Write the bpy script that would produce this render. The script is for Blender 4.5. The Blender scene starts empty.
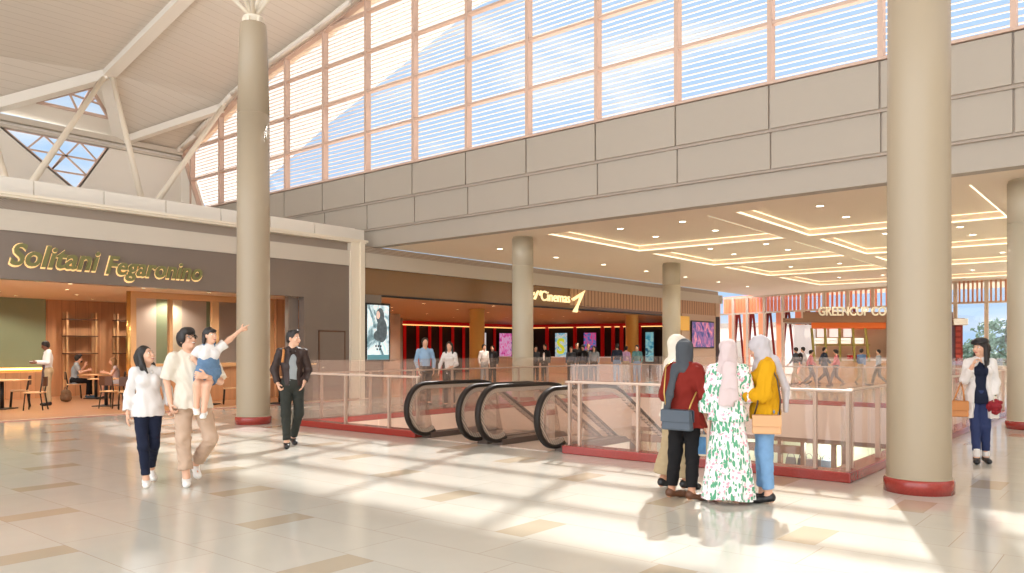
import bpy, bmesh, math, random
import numpy as np
from mathutils import Vector, Matrix
from mathutils.geometry import tessellate_polygon
random.seed(7)
SC = bpy.context.scene
COL = SC.collection
PI = math.pi
# ---------------------------------------------------------------- colour and materials
def lin(c):
    return tuple(((v/255)/12.92 if v/255 <= .04045 else ((v/255+.055)/1.055)**2.4) for v in c)
MATS = {}
def mat(name, rgb, rough=.5, metal=0., spec=.5, var=0., scale=8., bump=0., bscale=60., emit=0., ergb=None, coat=0., stretch=None):
    if name in MATS: return MATS[name]
    m = bpy.data.materials.new(name); m.use_nodes = True
    nt = m.node_tree; b = nt.nodes['Principled BSDF']
    c = lin(rgb) + (1,)
    b.inputs['Base Color'].default_value = c
    b.inputs['Roughness'].default_value = rough
    b.inputs['Metallic'].default_value = metal
    b.inputs['Specular IOR Level'].default_value = spec
    if coat: b.inputs['Coat Weight'].default_value = coat; b.inputs['Coat Roughness'].default_value = .06
    if emit:
        b.inputs['Emission Color'].default_value = lin(ergb or rgb) + (1,)
        b.inputs['Emission Strength'].default_value = emit
    if var or bump:
        tc = nt.nodes.new('ShaderNodeTexCoord'); mp = nt.nodes.new('ShaderNodeMapping')
        nt.links.new(tc.outputs['Object'], mp.inputs['Vector'])
        if stretch: mp.inputs['Scale'].default_value = stretch
    if var:
        n = nt.nodes.new('ShaderNodeTexNoise'); n.inputs['Scale'].default_value = scale; n.inputs['Detail'].default_value = 4
        nt.links.new(mp.outputs[0], n.inputs['Vector'])
        mx = nt.nodes.new('ShaderNodeMix'); mx.data_type = 'RGBA'
        mx.inputs[6].default_value = tuple(v*(1-var) for v in c[:3]) + (1,)
        mx.inputs[7].default_value = tuple(min(1, v*(1+var)) for v in c[:3]) + (1,)
        nt.links.new(n.outputs['Fac'], mx.inputs[0]); nt.links.new(mx.outputs[2], b.inputs['Base Color'])
    if bump:
        n2 = nt.nodes.new('ShaderNodeTexNoise'); n2.inputs['Scale'].default_value = bscale
        nt.links.new(mp.outputs[0], n2.inputs['Vector'])
        bp = nt.nodes.new('ShaderNodeBump'); bp.inputs['Strength'].default_value = bump; bp.inputs['Distance'].default_value = .01
        nt.links.new(n2.outputs['Fac'], bp.inputs['Height']); nt.links.new(bp.outputs[0], b.inputs['Normal'])
    MATS[name] = m
    return m
def glass(name, tint=(1, 1, 1), gloss=.08, rough=.02, haze=0.):
    if name in MATS: return MATS[name]
    m = bpy.data.materials.new(name); m.use_nodes = True; nt = m.node_tree
    nt.nodes.remove(nt.nodes['Principled BSDF'])
    o = nt.nodes['Material Output']; t = nt.nodes.new('ShaderNodeBsdfTransparent'); g = nt.nodes.new('ShaderNodeBsdfGlossy')
    t.inputs[0].default_value = tint + (1,); g.inputs['Roughness'].default_value = rough
    mx = nt.nodes.new('ShaderNodeMixShader'); fr = nt.nodes.new('ShaderNodeFresnel'); fr.inputs['IOR'].default_value = 1.45
    ml = nt.nodes.new('ShaderNodeMath'); ml.operation = 'MULTIPLY_ADD'; ml.inputs[1].default_value = .6; ml.inputs[2].default_value = gloss*.15
    nt.links.new(fr.outputs[0], ml.inputs[0]); nt.links.new(ml.outputs[0], mx.inputs[0])
    nt.links.new(t.outputs[0], mx.inputs[1]); nt.links.new(g.outputs[0], mx.inputs[2]); out_ = mx.outputs[0]
    if haze:  # milky pink tint, with soft reflections painted into it as diffuse
        df = nt.nodes.new('ShaderNodeBsdfDiffuse'); df.inputs[0].default_value = lin((236, 206, 190))+(1,); m2 = nt.nodes.new('ShaderNodeMixShader'); m2.inputs[0].default_value = haze
        nt.links.new(out_, m2.inputs[1]); nt.links.new(df.outputs[0], m2.inputs[2]); out_ = m2.outputs[0]
    nt.links.new(out_, o.inputs[0])
    MATS[name] = m
    return m
def nodes(m):
    nt = m.node_tree
    def N(t, **k):
        n = nt.nodes.new(t)
        for a, v in k.items(): setattr(n, a, v)
        return n
    return nt, N, nt.links.new
def mathn(nt, op, a, b=None, c=None):
    n = nt.nodes.new('ShaderNodeMath'); n.operation = op
    for i, v in enumerate((a, b, c)):
        if v is None: continue
        if hasattr(v, 'links') or hasattr(v, 'is_output'): nt.links.new(v, n.inputs[i])
        else: n.inputs[i].default_value = v
    return n.outputs[0]
def ramp_mat(name, cols, rough, expr, var=.04, vscale=3., bumpy=0., spec=.5, stretch=(1, 1, 1), coat=0.):
    """expr(nt, x, y, z) gives a 0..1 mask between cols[0] and cols[1]"""
    m = mat(name, cols[0], rough, spec=spec, coat=coat); nt, N, L = nodes(m); b = nt.nodes['Principled BSDF']
    tc = N('ShaderNodeTexCoord'); sp = N('ShaderNodeSeparateXYZ'); L(tc.outputs['Object'], sp.inputs[0])
    f = expr(nt, sp.outputs[0], sp.outputs[1], sp.outputs[2])
    mx = N('ShaderNodeMix', data_type='RGBA'); mx.inputs[6].default_value = lin(cols[0])+(1,); mx.inputs[7].default_value = lin(cols[1])+(1,)
    L(f, mx.inputs[0])
    mp = N('ShaderNodeMapping'); mp.inputs['Scale'].default_value = stretch; L(tc.outputs['Object'], mp.inputs[0])
    no = N('ShaderNodeTexNoise'); no.inputs['Scale'].default_value = vscale; no.inputs['Detail'].default_value = 5; L(mp.outputs[0], no.inputs['Vector'])
    hs = N('ShaderNodeHueSaturation'); L(mx.outputs[2], hs.inputs['Color'])
    L(mathn(nt, 'MULTIPLY_ADD', no.outputs['Fac'], 2*var, 1-var), hs.inputs['Value']); L(hs.outputs[0], b.inputs['Base Color'])
    if bumpy:
        bp = N('ShaderNodeBump'); bp.inputs['Strength'].default_value = bumpy; bp.inputs['Distance'].default_value = .01
        L(f, bp.inputs['Height']); bp.invert = True; L(bp.outputs[0], b.inputs['Normal'])
    return m
def line(nt, v, period, off, w):
    """1 within w of the multiples of period"""
    return mathn(nt, 'LESS_THAN', mathn(nt, 'WRAP', mathn(nt, 'ADD', v, off), period, 0.), w)
# ---------------------------------------------------------------- mesh builder
class MB:
    def __init__(s): s.v = []; s.f = []; s.m = []; s.mi = 0; s.sm = []
    def add(s, vs, fs, smooth=False):
        o = len(s.v); s.v += [tuple(v) for v in vs]
        for f in fs: s.f.append([i+o for i in f]); s.m.append(s.mi); s.sm.append(smooth)
        return s
    def box(s, x0, x1, y0, y1, z0, z1):
        x0, x1 = min(x0, x1), max(x0, x1); y0, y1 = min(y0, y1), max(y0, y1); z0, z1 = min(z0, z1), max(z0, z1)
        return s.add([(x0, y0, z0), (x1, y0, z0), (x1, y1, z0), (x0, y1, z0), (x0, y0, z1), (x1, y0, z1), (x1, y1, z1), (x0, y1, z1)],
              [(0, 3, 2, 1), (4, 5, 6, 7), (0, 1, 5, 4), (1, 2, 6, 5), (2, 3, 7, 6), (3, 0, 4, 7)])
    def cbox(s, c, d): return s.box(c[0]-d[0]/2, c[0]+d[0]/2, c[1]-d[1]/2, c[1]+d[1]/2, c[2]-d[2]/2, c[2]+d[2]/2)
    def bar(s, a, b, w, h, up=(0, 0, 1)):
        a = Vector(a); b = Vector(b); d = (b-a).normalized(); u = Vector(up)
        if abs(d.dot(u)) > .99: u = Vector((1, 0, 0))
        r = d.cross(u).normalized(); u = r.cross(d).normalized()
        P = []
        for p in (a, b):
            for i, j in ((-1, -1), (1, -1), (1, 1), (-1, 1)): P.append(p+r*(i*w/2)+u*(j*h/2))
        return s.add(P, [(0, 1, 2, 3)[::-1], (4, 5, 6, 7), (0, 4, 5, 1)[::-1], (1, 5, 6, 2)[::-1], (2, 6, 7, 3)[::-1], (3, 7, 4, 0)[::-1]])
    def cone(s, a, b, ra, rb, n=16, cap=True):
        a = Vector(a); b = Vector(b); d = (b-a).normalized(); u = Vector((0, 0, 1)) if abs(d.z) < .9 else Vector((1, 0, 0))
        r = d.cross(u).normalized(); u = r.cross(d)
        P = [a+(r*math.cos(2*PI*i/n)+u*math.sin(2*PI*i/n))*ra for i in range(n)]+[b+(r*math.cos(2*PI*i/n)+u*math.sin(2*PI*i/n))*rb for i in range(n)]
        s.add(P, [(i, i+n, (i+1) % n+n, (i+1) % n)[::-1] for i in range(n)], True)
        if cap: s.add(P, [tuple(range(n))[::-1], tuple(range(n, 2*n))])
        return s
    def lathe(s, prof, c=(0, 0), n=32):
        k = len(prof); P = [(c[0]+r*math.cos(2*PI*i/n), c[1]+r*math.sin(2*PI*i/n), z) for i in range(n) for r, z in prof]
        return s.add(P, [(i*k+j, ((i+1) % n)*k+j, ((i+1) % n)*k+j+1, i*k+j+1) for i in range(n) for j in range(k-1)], True)
    def sweep(s, pts, sec, up=(1, 0, 0), closed_sec=True, caps=True, smooth=True):
        """section (u,v) carried along pts; v lies along `up` (constant)"""
        pts = [Vector(p) for p in pts]; U = Vector(up); k = len(sec); P = []
        for i, p in enumerate(pts):
            d = (pts[min(i+1, len(pts)-1)]-pts[max(i-1, 0)]).normalized(); nrm = d.cross(U).normalized()
            P += [p+nrm*a+U*b for a, b in sec]
        F = [(i*k+j, (i+1)*k+j, (i+1)*k+(j+1) % k, i*k+(j+1) % k) for i in range(len(pts)-1) for j in range(k)]
        s.add(P, F, smooth)
        if caps: s.add(P, [tuple(range(k))[::-1], tuple(range((len(pts)-1)*k, len(pts)*k))])
        return s
    def tube(s, pts, r, n=8):
        pts = [Vector(p) for p in pts]; P = []; prev = None
        for i, p in enumerate(pts):
            d = (pts[min(i+1, len(pts)-1)]-pts[max(i-1, 0)]).normalized()
            if prev is None: u = Vector((0, 0, 1)) if abs(d.z) < .9 else Vector((1, 0, 0))
            else: u = prev
            rr = d.cross(u).normalized(); u = rr.cross(d).normalized(); prev = u
            q = r[i] if isinstance(r, (list, tuple)) else r
            P += [p+(rr*math.cos(2*PI*j/n)+u*math.sin(2*PI*j/n))*q for j in range(n)]
        s.add(P, [(i*n+j, i*n+(j+1) % n, (i+1)*n+(j+1) % n, (i+1)*n+j) for i in range(len(pts)-1) for j in range(n)], True)
        return s.add(P, [tuple(range(n))[::-1], tuple(range((len(pts)-1)*n, len(pts)*n))])
    def ball(s, c, r, n=12, m=8):
        r = r if isinstance(r, (tuple, list)) else (r, r, r)
        P = [(c[0]+r[0]*math.sin(PI*j/m)*math.cos(2*PI*i/n), c[1]+r[1]*math.sin(PI*j/m)*math.sin(2*PI*i/n), c[2]+r[2]*math.cos(PI*j/m)) for j in range(m+1) for i in range(n)]
        return s.add(P, [(j*n+i, (j+1)*n+i, (j+1)*n+(i+1) % n, j*n+(i+1) % n) for j in range(m) for i in range(n)], True)
    def quad(s, *p): return s.add(p, [tuple(range(len(p)))])
    def slab(s, poly, t):
        """polygon (3D, planar) extruded by vector t"""
        n = len(poly); t = Vector(t); P = [Vector(p) for p in poly]+[Vector(p)+t for p in poly]
        return s.add(P, [tuple(range(n)), tuple(range(2*n-1, n-1, -1))]+[(i, i+n, (i+1) % n+n, (i+1) % n) for i in range(n)])
    def build(s, name, m, parent=None, bevel=0., fix=True, loc=None):
        me = bpy.data.meshes.new(name); me.from_pydata(s.v, [], s.f)
        for q in (m if isinstance(m, (list, tuple)) else [m]): me.materials.append(q)
        me.polygons.foreach_set('material_index', s.m); me.polygons.foreach_set('use_smooth', s.sm)
        if fix:
            bm = bmesh.new(); bm.from_mesh(me); bmesh.ops.remove_doubles(bm, verts=bm.verts, dist=1e-5)
            bmesh.ops.recalc_face_normals(bm, faces=bm.faces); bm.to_mesh(me); bm.free()
        o = bpy.data.objects.new(name, me); COL.objects.link(o)
        if parent: o.parent = parent
        if loc: o.location = loc
        if bevel:
            b = o.modifiers.new('bevel', 'BEVEL'); b.width = bevel; b.segments = 2; b.limit_method = 'ANGLE'
        return o
def empty(name, loc=(0, 0, 0), rz=0.):
    o = bpy.data.objects.new(name, None); COL.objects.link(o); o.location = loc; o.rotation_euler = (0, 0, rz); o.empty_display_size = .2
    return o
def tag(o, label=None, cat=None, group=None, kind=None):
    if label: o['label'] = label
    if cat: o['category'] = cat
    if group: o['group'] = group
    if kind: o['kind'] = kind
    return o
def thing(name, label, cat, loc=(0, 0, 0), rz=0., group=None): return tag(empty(name, loc, rz), label, cat, group)
def struct(name, mb, m, parent=None, label=None, **k):
    o = mb.build(name, m, parent, **k)
    if not parent: o['kind'] = 'structure'
    if label: o['label'] = label
    return o
def kids(o): return [c for c in COL.objects if c.parent == o]
def dup(root, loc, rz, label=None, group=None):
    r = root.copy(); COL.objects.link(r); r.location = loc; r.rotation_euler = (0, 0, rz)
    if label: r['label'] = label
    if group: r['group'] = group
    for ch in kids(root):
        c = ch.copy(); COL.objects.link(c); c.parent = r
        for g in kids(ch):
            d = g.copy(); COL.objects.link(d); d.parent = c
    return r
def lamp(name, kind, loc, energy, color=(1, .9, .78), parent=None, size=.06, **k):
    L = bpy.data.lights.new(name, kind); L.energy = energy; L.color = color
    if kind == 'POINT': L.shadow_soft_size = size
    if kind == 'SPOT': L.shadow_soft_size = size; L.spot_size = k.get('spot', 2.2); L.spot_blend = .6
    if kind == 'AREA': L.shape = 'RECTANGLE'; L.size = k['sx']; L.size_y = k['sy']
    o = bpy.data.objects.new(name, L); COL.objects.link(o); o.location = loc
    if 'rot' in k: o.rotation_euler = k['rot']
    if parent: o.parent = parent
    return o
def text(name, s, m, size, depth, parent=None, shear=0., offset=0., space=1., bold=0.):
    c = bpy.data.curves.new(name, 'FONT'); c.body = s; c.size = size; c.extrude = depth; c.shear = shear; c.offset = bold
    c.space_character = space; c.align_x = 'LEFT'; c.resolution_u = 4
    o = bpy.data.objects.new(name, c); COL.objects.link(o)
    dg = bpy.context.evaluated_depsgraph_get(); me = bpy.data.meshes.new_from_object(o.evaluated_get(dg))
    bpy.data.objects.remove(o); me.materials.clear(); me.materials.append(m)
    o = bpy.data.objects.new(name, me); COL.objects.link(o)
    if parent: o.parent = parent
    return o
# ---------------------------------------------------------------- the camera: a level view with a little upward shift
YAW = math.atan2(.6379, .7701)
cd = bpy.data.cameras.new('camera'); cam = bpy.data.objects.new('camera', cd); COL.objects.link(cam)
cam.location = (0, 0, 1.55); cam.rotation_euler = (PI/2, 0, YAW); cd.sensor_width = 36; cd.lens = 784.6/1024*36; cd.shift_y = .0613; cd.clip_end = 400
SC.camera = cam
A_, B_ = (.7701, -.6379), (.6379, .7701)
def ray(x, y): r = (x-512)/784.6; return Vector((A_[0]*r+A_[1], B_[0]*r+B_[1], (349.3-y)/784.6))
def at_floor(x, y, z=0.): d = ray(x, y); t = (z-1.55)/d.z; return Vector((d.x*t, d.y*t, z))
def at_X(x, y, X): d = ray(x, y); t = X/d.x; return Vector((X, d.y*t, 1.55+d.z*t))
def at_Y(x, y, Y): d = ray(x, y); t = Y/d.y; return Vector((d.x*t, Y, 1.55+d.z*t))
def at_d(x, D, z=0.): d = ray(x, 349.3); return Vector((d.x*D, d.y*D, z))
def face_to(px, deg):
    """heading for a person at picture column px; deg 0 walks away, 90 to the picture's right, 180 at us"""
    return math.atan2(-ray(px, 0).x, ray(px, 0).y)-math.radians(deg)
SKY, BACK_FILL, SUN, EXPO = .95, 3.1, 13.0, 0.1
# ---------------------------------------------------------------- materials
M_wall = mat('beige_panel', (172, 163, 151), .55, var=.02, scale=2, bump=.03, bscale=90)
M_plain = mat('beige_paint', (204, 195, 182), .6, var=.015, scale=1.5)
M_white = mat('white_paint', (238, 232, 222), .5, var=.01, scale=1.5)
M_joint = mat('joint_grey', (176, 164, 152), .7)
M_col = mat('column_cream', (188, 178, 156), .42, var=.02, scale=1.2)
M_colshade = mat('column_cream_shaded', (166, 151, 129), .42, var=.02, scale=1.2)  # same column cream, darkened: shade painted into the front columns
M_steel = mat('cream_steel', (238, 228, 210), .4)
M_frame = mat('rose_frame', (204, 176, 160), .45)
M_slat = mat('white_slat', (240, 228, 220), .5)
M_dark = mat('near_black', (22, 18, 17), .5)
M_grill = ramp_mat('grill', ((176, 162, 150), (136, 124, 114)), .6, lambda nt, x, y, z: line(nt, mathn(nt, 'ADD', y, mathn(nt, 'MULTIPLY', z, 2.)), .1, 400, .045), .02)
M_grill2 = ramp_mat('grill_fine', ((196, 180, 164), (140, 126, 114)), .6, lambda nt, x, y, z: line(nt, z, .045, 40, .02), .02)
M_ceil = mat('ceiling_paint', (240, 226, 206), .65, var=.01, scale=2)
M_led = mat('led_strip', (255, 240, 208), .5, emit=1.35, ergb=(255, 240, 212))
M_lens = mat('lamp_lens', (255, 246, 230), .5, emit=9, ergb=(255, 240, 214))
M_lensw = mat('warm_lens', (255, 230, 190), .5, emit=9, ergb=(255, 222, 170))
M_lrim = mat('lamp_rim', (236, 226, 212), .5)
M_glass = glass('window_glass', (1, 1, 1), .1)
M_rglass = glass('rail_glass', (.97, .94, .92), .3, haze=.13)
M_sglass = glass('smoked_glass', (.62, .5, .38), .2)
M_red = mat('red_granite', (152, 50, 42), .25, var=.3, scale=40, coat=.3)
M_rplank = ramp_mat('roof_planks', ((220, 210, 198), (206, 195, 181)), .6, lambda nt, x, y, z: line(nt, mathn(nt, 'ADD', x, mathn(nt, 'MULTIPLY', z, .45)), .34, 500, .03), .03, 1.5, .35, stretch=(1, .15, 1))
M_wood = ramp_mat('orange_wood', ((196, 144, 102), (132, 88, 58)), .4, lambda nt, x, y, z: line(nt, mathn(nt, 'ADD', y, x), .42, 300, .008), .28, 3., 0., stretch=(2.5, 2.5, .25))
M_wfloor = ramp_mat('wood_floor', ((178, 128, 90), (124, 84, 58)), .3, lambda nt, x, y, z: line(nt, x, .18, 300, .006), .3, 2.5, 0., stretch=(4, .4, 1))
M_dwood = mat('dark_wood', (92, 58, 38), .45, var=.2, scale=12)
M_lwood = mat('pale_wood', (206, 160, 112), .45, var=.12, scale=10, stretch=(1, 6, 6))
M_green = mat('olive_wall', (138, 148, 116), .6, var=.04, scale=2)
M_gloss = mat('glossy_taupe', (124, 111, 102), .16, spec=.6, var=.03, scale=2)
M_brown = mat('glossy_brown', (132, 96, 62), .14, spec=.7, var=.03, scale=2)
M_cceil = mat('cinema_ceiling', (196, 156, 120), .5, spec=.3)
M_flute = ramp_mat('fluted_wood', ((196, 156, 122), (128, 92, 66)), .5, lambda nt, x, y, z: line(nt, y, .27, 300, .06), .15, 4, .6, stretch=(1, 3, .3))
# floor: rows .63 deep, a run of four 1.2 m tiles and one .3 m dark tile, stepping back 1.575 per row
m = mat('stone_floor', (214, 200, 180), .1, spec=.65); nt, N, L = nodes(m); b = nt.nodes['Principled BSDF']
tc = N('ShaderNodeTexCoord'); sp = N('ShaderNodeSeparateXYZ'); L(tc.outputs['Object'], sp.inputs[0])
fx, fy = sp.outputs[0], sp.outputs[1]
row = mathn(nt, 'FLOOR', mathn(nt, 'DIVIDE', fy, .63))
u = mathn(nt, 'WRAP', mathn(nt, 'MULTIPLY_ADD', row, 1.575, mathn(nt, 'ADD', fx, -3.13)), 5.1, 0.)
dark = mathn(nt, 'LESS_THAN', u, .3)
j1 = mathn(nt, 'LESS_THAN', mathn(nt, 'WRAP', mathn(nt, 'ADD', u, -.3+4.8), 1.2, 0.), .006)
j2 = mathn(nt, 'LESS_THAN', mathn(nt, 'WRAP', fy, .63, 0.), .006)
j = mathn(nt, 'MAXIMUM', j1, j2)
cell = N('ShaderNodeCombineXYZ'); L(mathn(nt, 'FLOOR', mathn(nt, 'DIVIDE', mathn(nt, 'ADD', u, .9), 1.2)), cell.inputs[0]); L(row, cell.inputs[1])
wn = N('ShaderNodeTexWhiteNoise', noise_dimensions='2D'); L(cell.outputs[0], wn.inputs['Vector'])
n1 = N('ShaderNodeTexNoise'); n1.inputs['Scale'].default_value = 3; n1.inputs['Detail'].default_value = 6; L(tc.outputs['Object'], n1.inputs['Vector'])
mx = N('ShaderNodeMix', data_type='RGBA'); mx.inputs[6].default_value = lin((204, 201, 191))+(1,); mx.inputs[7].default_value = lin((190, 178, 157))+(1,); L(dark, mx.inputs[0])
mj = N('ShaderNodeMix', data_type='RGBA'); L(mx.outputs[2], mj.inputs[6]); mj.inputs[7].default_value = lin((172, 154, 134))+(1,); L(mathn(nt, 'MULTIPLY', j, .75), mj.inputs[0])
hs = N('ShaderNodeHueSaturation'); L(mj.outputs[2], hs.inputs['Color'])
L(mathn(nt, 'ADD', mathn(nt, 'MULTIPLY_ADD', wn.outputs['Value'], .05, .93), mathn(nt, 'MULTIPLY', n1.outputs['Fac'], .08)), hs.inputs['Value']); L(hs.outputs[0], b.inputs['Base Color'])
L(mathn(nt, 'MULTIPLY_ADD', n1.outputs['Fac'], .08, .08), b.inputs['Roughness'])
M_floor = m
# ---------------------------------------------------------------- floors
VX0, VX1, VY0, VY1 = -13.32, -3.05, 9.75, 22.2
EX0, EX1, EY1 = -10.05, -6.88, 11.4       # landing of the escalators
RX = 9.
f = MB()
for x0, x1, y0, y1 in ((-19.3, RX, -7, VY0), (-19.3, VX0, VY0, VY1), (VX1, RX, VY0, VY1), (-19.3, RX, VY1, 49), (EX0, EX1, VY0, EY1)):
    f.box(x0, x1, y0, y1, -.25, 0)
struct('floor', f, M_floor)
f = MB()
for x0, x1, y0, y1 in ((-19.3, RX, -7, VY0-.05), (-19.3, VX0-.05, VY0, VY1), (VX1+.05, RX, VY0, VY1), (-19.3, RX, VY1+.05, 49), (EX0+.1, EX1-.1, VY0, EY1-.4)):
    f.box(x0, x1, y0, y1, -.95, -.25)
g=.012; f.box(VX0-.06, VX0+g, VY0-g, VY1+g, -.95, -.002); f.box(VX1-g, VX1+.06, VY0-g, VY1+g, -.95, -.002); f.box(VX0, VX1, VY1-g, VY1+.06, -.95, -.002); f.box(VX0, EX0, VY0-.06, VY0+g, -.95, -.002); f.box(EX1, VX1, VY0-.06, VY0+g, -.95, -.002)
struct('trim_1', f, mat('slab_face', (222, 200, 184), .5), label='beige fascia wrapped round the edge of the floor opening')
struct('floor', MB().box(-24, RX, 2, 36, -5.2, -5), mat('lower_floor', (196, 176, 158), .2), label='pale floor of the storey below the opening')
f = MB()
for x in (-19.12, -18.93): f.box(x, x+.07, -7, 15.6, .001, .004)
struct('trim_2', f, mat('red_inlay', (176, 84, 62), .3), label='two red stone stripes inlaid along the restaurant threshold')
struct('trim_3', MB().box(-19.3, -19.2, -7, 16.2, .001, .006), mat('pale_inlay', (232, 214, 190), .3))
struct('wall_right', MB().box(12, 12.3, -7, 16.9, -.2, 14.6), M_plain)  # unseen side wall, added to keep side light off the front column
struct('floor', MB().box(RX, 12, -7, 16.9, -.25, 0), M_floor)
# ---------------------------------------------------------------- columns
def column(name, x, y, r, ztop, label, branches=None, taper=None):
    t = tag(empty(name, (x, y, 0)), label, None, None, 'structure')
    prof = [(r+.02, .155), (r+.005, .16), (r+.005, .17), (r, 2.15)]
    if taper: prof += [(r*.985, 4.3), (r*.97, 6.44), (r*.955, 6.44), (r*.955, 6.46), (r*.97, 6.46), (r*.84, ztop-.4), (r*.79, ztop-.18), (r*.77, ztop-.16), (r*.2, ztop-.15)]
    else: prof += [(r, 3.998), (r-.006, 4.0), (r-.006, 4.006), (r, 4.008), (r, ztop-.05), (r-.02, ztop-.05), (r-.02, ztop)]
    MB().lathe(prof, n=64).build('shaft', M_colshade if taper else M_col, t)
    MB().lathe([(0, 0), (r+.035, 0), (r+.035, .13), (r+.02, .155), (0, .155)], n=64).build('base_band', M_red, t)
    if branches:
        c = MB().lathe([(0, ztop-.2), (r*.5, ztop-.2), (r*.5, ztop-.06), (r*.6, ztop-.04), (r*.6, ztop-.01), (r*.25, ztop+.02), (0, ztop+.02)], n=32)
        for k in range(6):
            a = k*PI/3; c.bar((r*.3*math.cos(a), r*.3*math.sin(a), ztop-.1), (r*.66*math.cos(a), r*.66*math.sin(a), ztop-.1), .03, .12)
        c.build('capital', M_steel, t)
        for q in branches:
            p0 = Vector((0, 0, ztop-.02)); q = Vector(q)-Vector((x, y, 0)); d = (q-p0).normalized()
            MB().cone(p0+d*.02, q, .05, .05, 14).build('branch', M_steel, t)
    return t
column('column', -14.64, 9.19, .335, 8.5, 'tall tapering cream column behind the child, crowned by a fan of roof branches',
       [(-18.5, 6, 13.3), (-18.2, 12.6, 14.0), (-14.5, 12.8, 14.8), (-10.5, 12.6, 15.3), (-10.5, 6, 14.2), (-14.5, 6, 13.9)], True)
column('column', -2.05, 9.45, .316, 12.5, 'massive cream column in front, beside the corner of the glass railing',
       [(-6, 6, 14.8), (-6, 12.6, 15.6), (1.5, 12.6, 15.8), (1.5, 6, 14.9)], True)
column('column', -14.5, 18, .31, 4.85, 'smooth cream column before the lit cinema sign, crossing its first posters')
column('column', -14.5, 27.1, .34, 4.85, 'cream column under the coffered ceiling near the wood fluted cinema wall')
column('column', -2.0, 18.2, .36, 4.85, 'cream column at the picture edge behind the woman with the red bouquet')
# ---------------------------------------------------------------- low ceiling with coffers
cx = [(-13.6, -8.63), (-7.92, -2.95), (-2.24, 2.73), (3.44, 8.41)]; cy = [(18.0, 23.15), (23.97, 28.87), (29.75, 34.6), (35.6, 41.3)]
CZ = 4.85
f = MB(); xs = [-19.5]+[v for p in cx for v in p]+[RX]; ys = [16.63]+[v for p in cy for v in p]+[49]
for i in range(len(xs)-1):
    for k in range(len(ys)-1):
        if i % 2 == 1 and k % 2 == 1: continue
        f.quad((xs[i], ys[k], CZ), (xs[i], ys[k+1], CZ), (xs[i+1], ys[k+1], CZ), (xs[i+1], ys[k], CZ))
for x0, x1 in cx:
    for y0, y1 in cy:
        z1 = CZ+.2
        f.quad((x0, y0, CZ), (x1, y0, CZ), (x1, y0, z1), (x0, y0, z1)); f.quad((x0, y1, CZ), (x0, y1, z1), (x1, y1, z1), (x1, y1, CZ))
        f.quad((x0, y0, CZ), (x0, y0, z1), (x0, y1, z1), (x0, y1, CZ)); f.quad((x1, y0, CZ), (x1, y1, CZ), (x1, y1, z1), (x1, y0, z1))
        f.quad((x0, y0, z1), (x1, y0, z1), (x1, y1, z1), (x0, y1, z1))
f.box(-19.6, RX, 16.9, 49, 5.15, 5.35)
ce = struct('ceiling', f, M_ceil)
for x0, x1 in cx:
    for y0, y1 in cy:
        s = MB(); g = .05
        for a, b, c, d in ((x0, x1, y0, y0+g), (x0, x1, y1-g, y1), (x0, x0+g, y0+g, y1-g), (x1-g, x1, y0+g, y1-g)):
            s.box(a, b, c, d, CZ+.012, CZ+.034)
        for a, b, c, d in ((x0, x1, y0, y0+.02), (x0, x1, y1-.02, y1), (x0, x0+.02, y0+.02, y1-.02), (x1-.02, x1, y0+.02, y1-.02)):
            s.box(a, b, c, d, CZ+.188, CZ+.198)
        s.build('cove_strip', M_led, ce)
# ---------------------------------------------------------------- downlights
dl0 = None
def downlight(x, y, z, group, label, m=M_lens, r=.085, power=0, col=(1, .95, .86), name='downlight'):
    t = thing(name, label, 'ceiling light', (x, y, z), 0, group)
    MB().lathe([(r, .0), (r*1.25, -.012), (r*1.25, -.001), (r, 0)], n=20).build('rim', M_lrim, t)
    MB().cone((0, 0, -.002), (0, 0, -.006), r, r, 20).build('lens', m, t)
    if power: lamp('spot', 'SPOT', (0, 0, -.03), power, col, t, .06, spot=2.5)
for i, (x0, x1) in enumerate(cx):
    for k, (y0, y1) in enumerate(cy):
        for a in (.3, .7):
            for b in (.3, .7):
                if (x0 > -1 and k < 2): continue
                downlight(x0+(x1-x0)*a, y0+(y1-y0)*b, CZ+.2, 'downlights set in the coffers', 'small round lit downlight set in a cream ceiling coffer', power=95)
for y in (19.6, 22.7, 25.8, 29.1, 32.6, 36.1, 39.6):
    downlight(-16.75, y, CZ, 'downlights along the cinema front', 'small round downlight in the flat ceiling strip before the cinema', power=115)
# ---------------------------------------------------------------- stepped fascia under the big window
JX = [-13.1+2.213*k for k in range(-8, 11)]
f = MB()
def panels(f, xs, y, z0, z1, g=.022, t=.06):
    for a, b in zip(xs[:-1], xs[1:]): f.box(a+g, b-g, y, y+t, z0+g, z1-g)
xs_ = [-31.6]+JX+[RX]
panels(f, xs_, 16.40, 6.24, 7.2); panels(f, xs_, 16.50, 5.40, 6.24)
f.box(-31.6, RX, 16.62, 16.95, 4.84, 5.41)
struct('wall_back', f, M_wall, label='stepped beige panelled wall below the big window')
f = MB(); f.box(-31.6, RX, 16.455, 16.9, 6.2, 7.2); f.box(-31.6, RX, 16.545, 16.9, 5.37, 6.2)
struct('trim_4', f, M_joint)
struct('wall_back_shell', MB().box(-31.9, -20.5, 16.5, 16.9, -.2, 4.84), M_plain)
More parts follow.
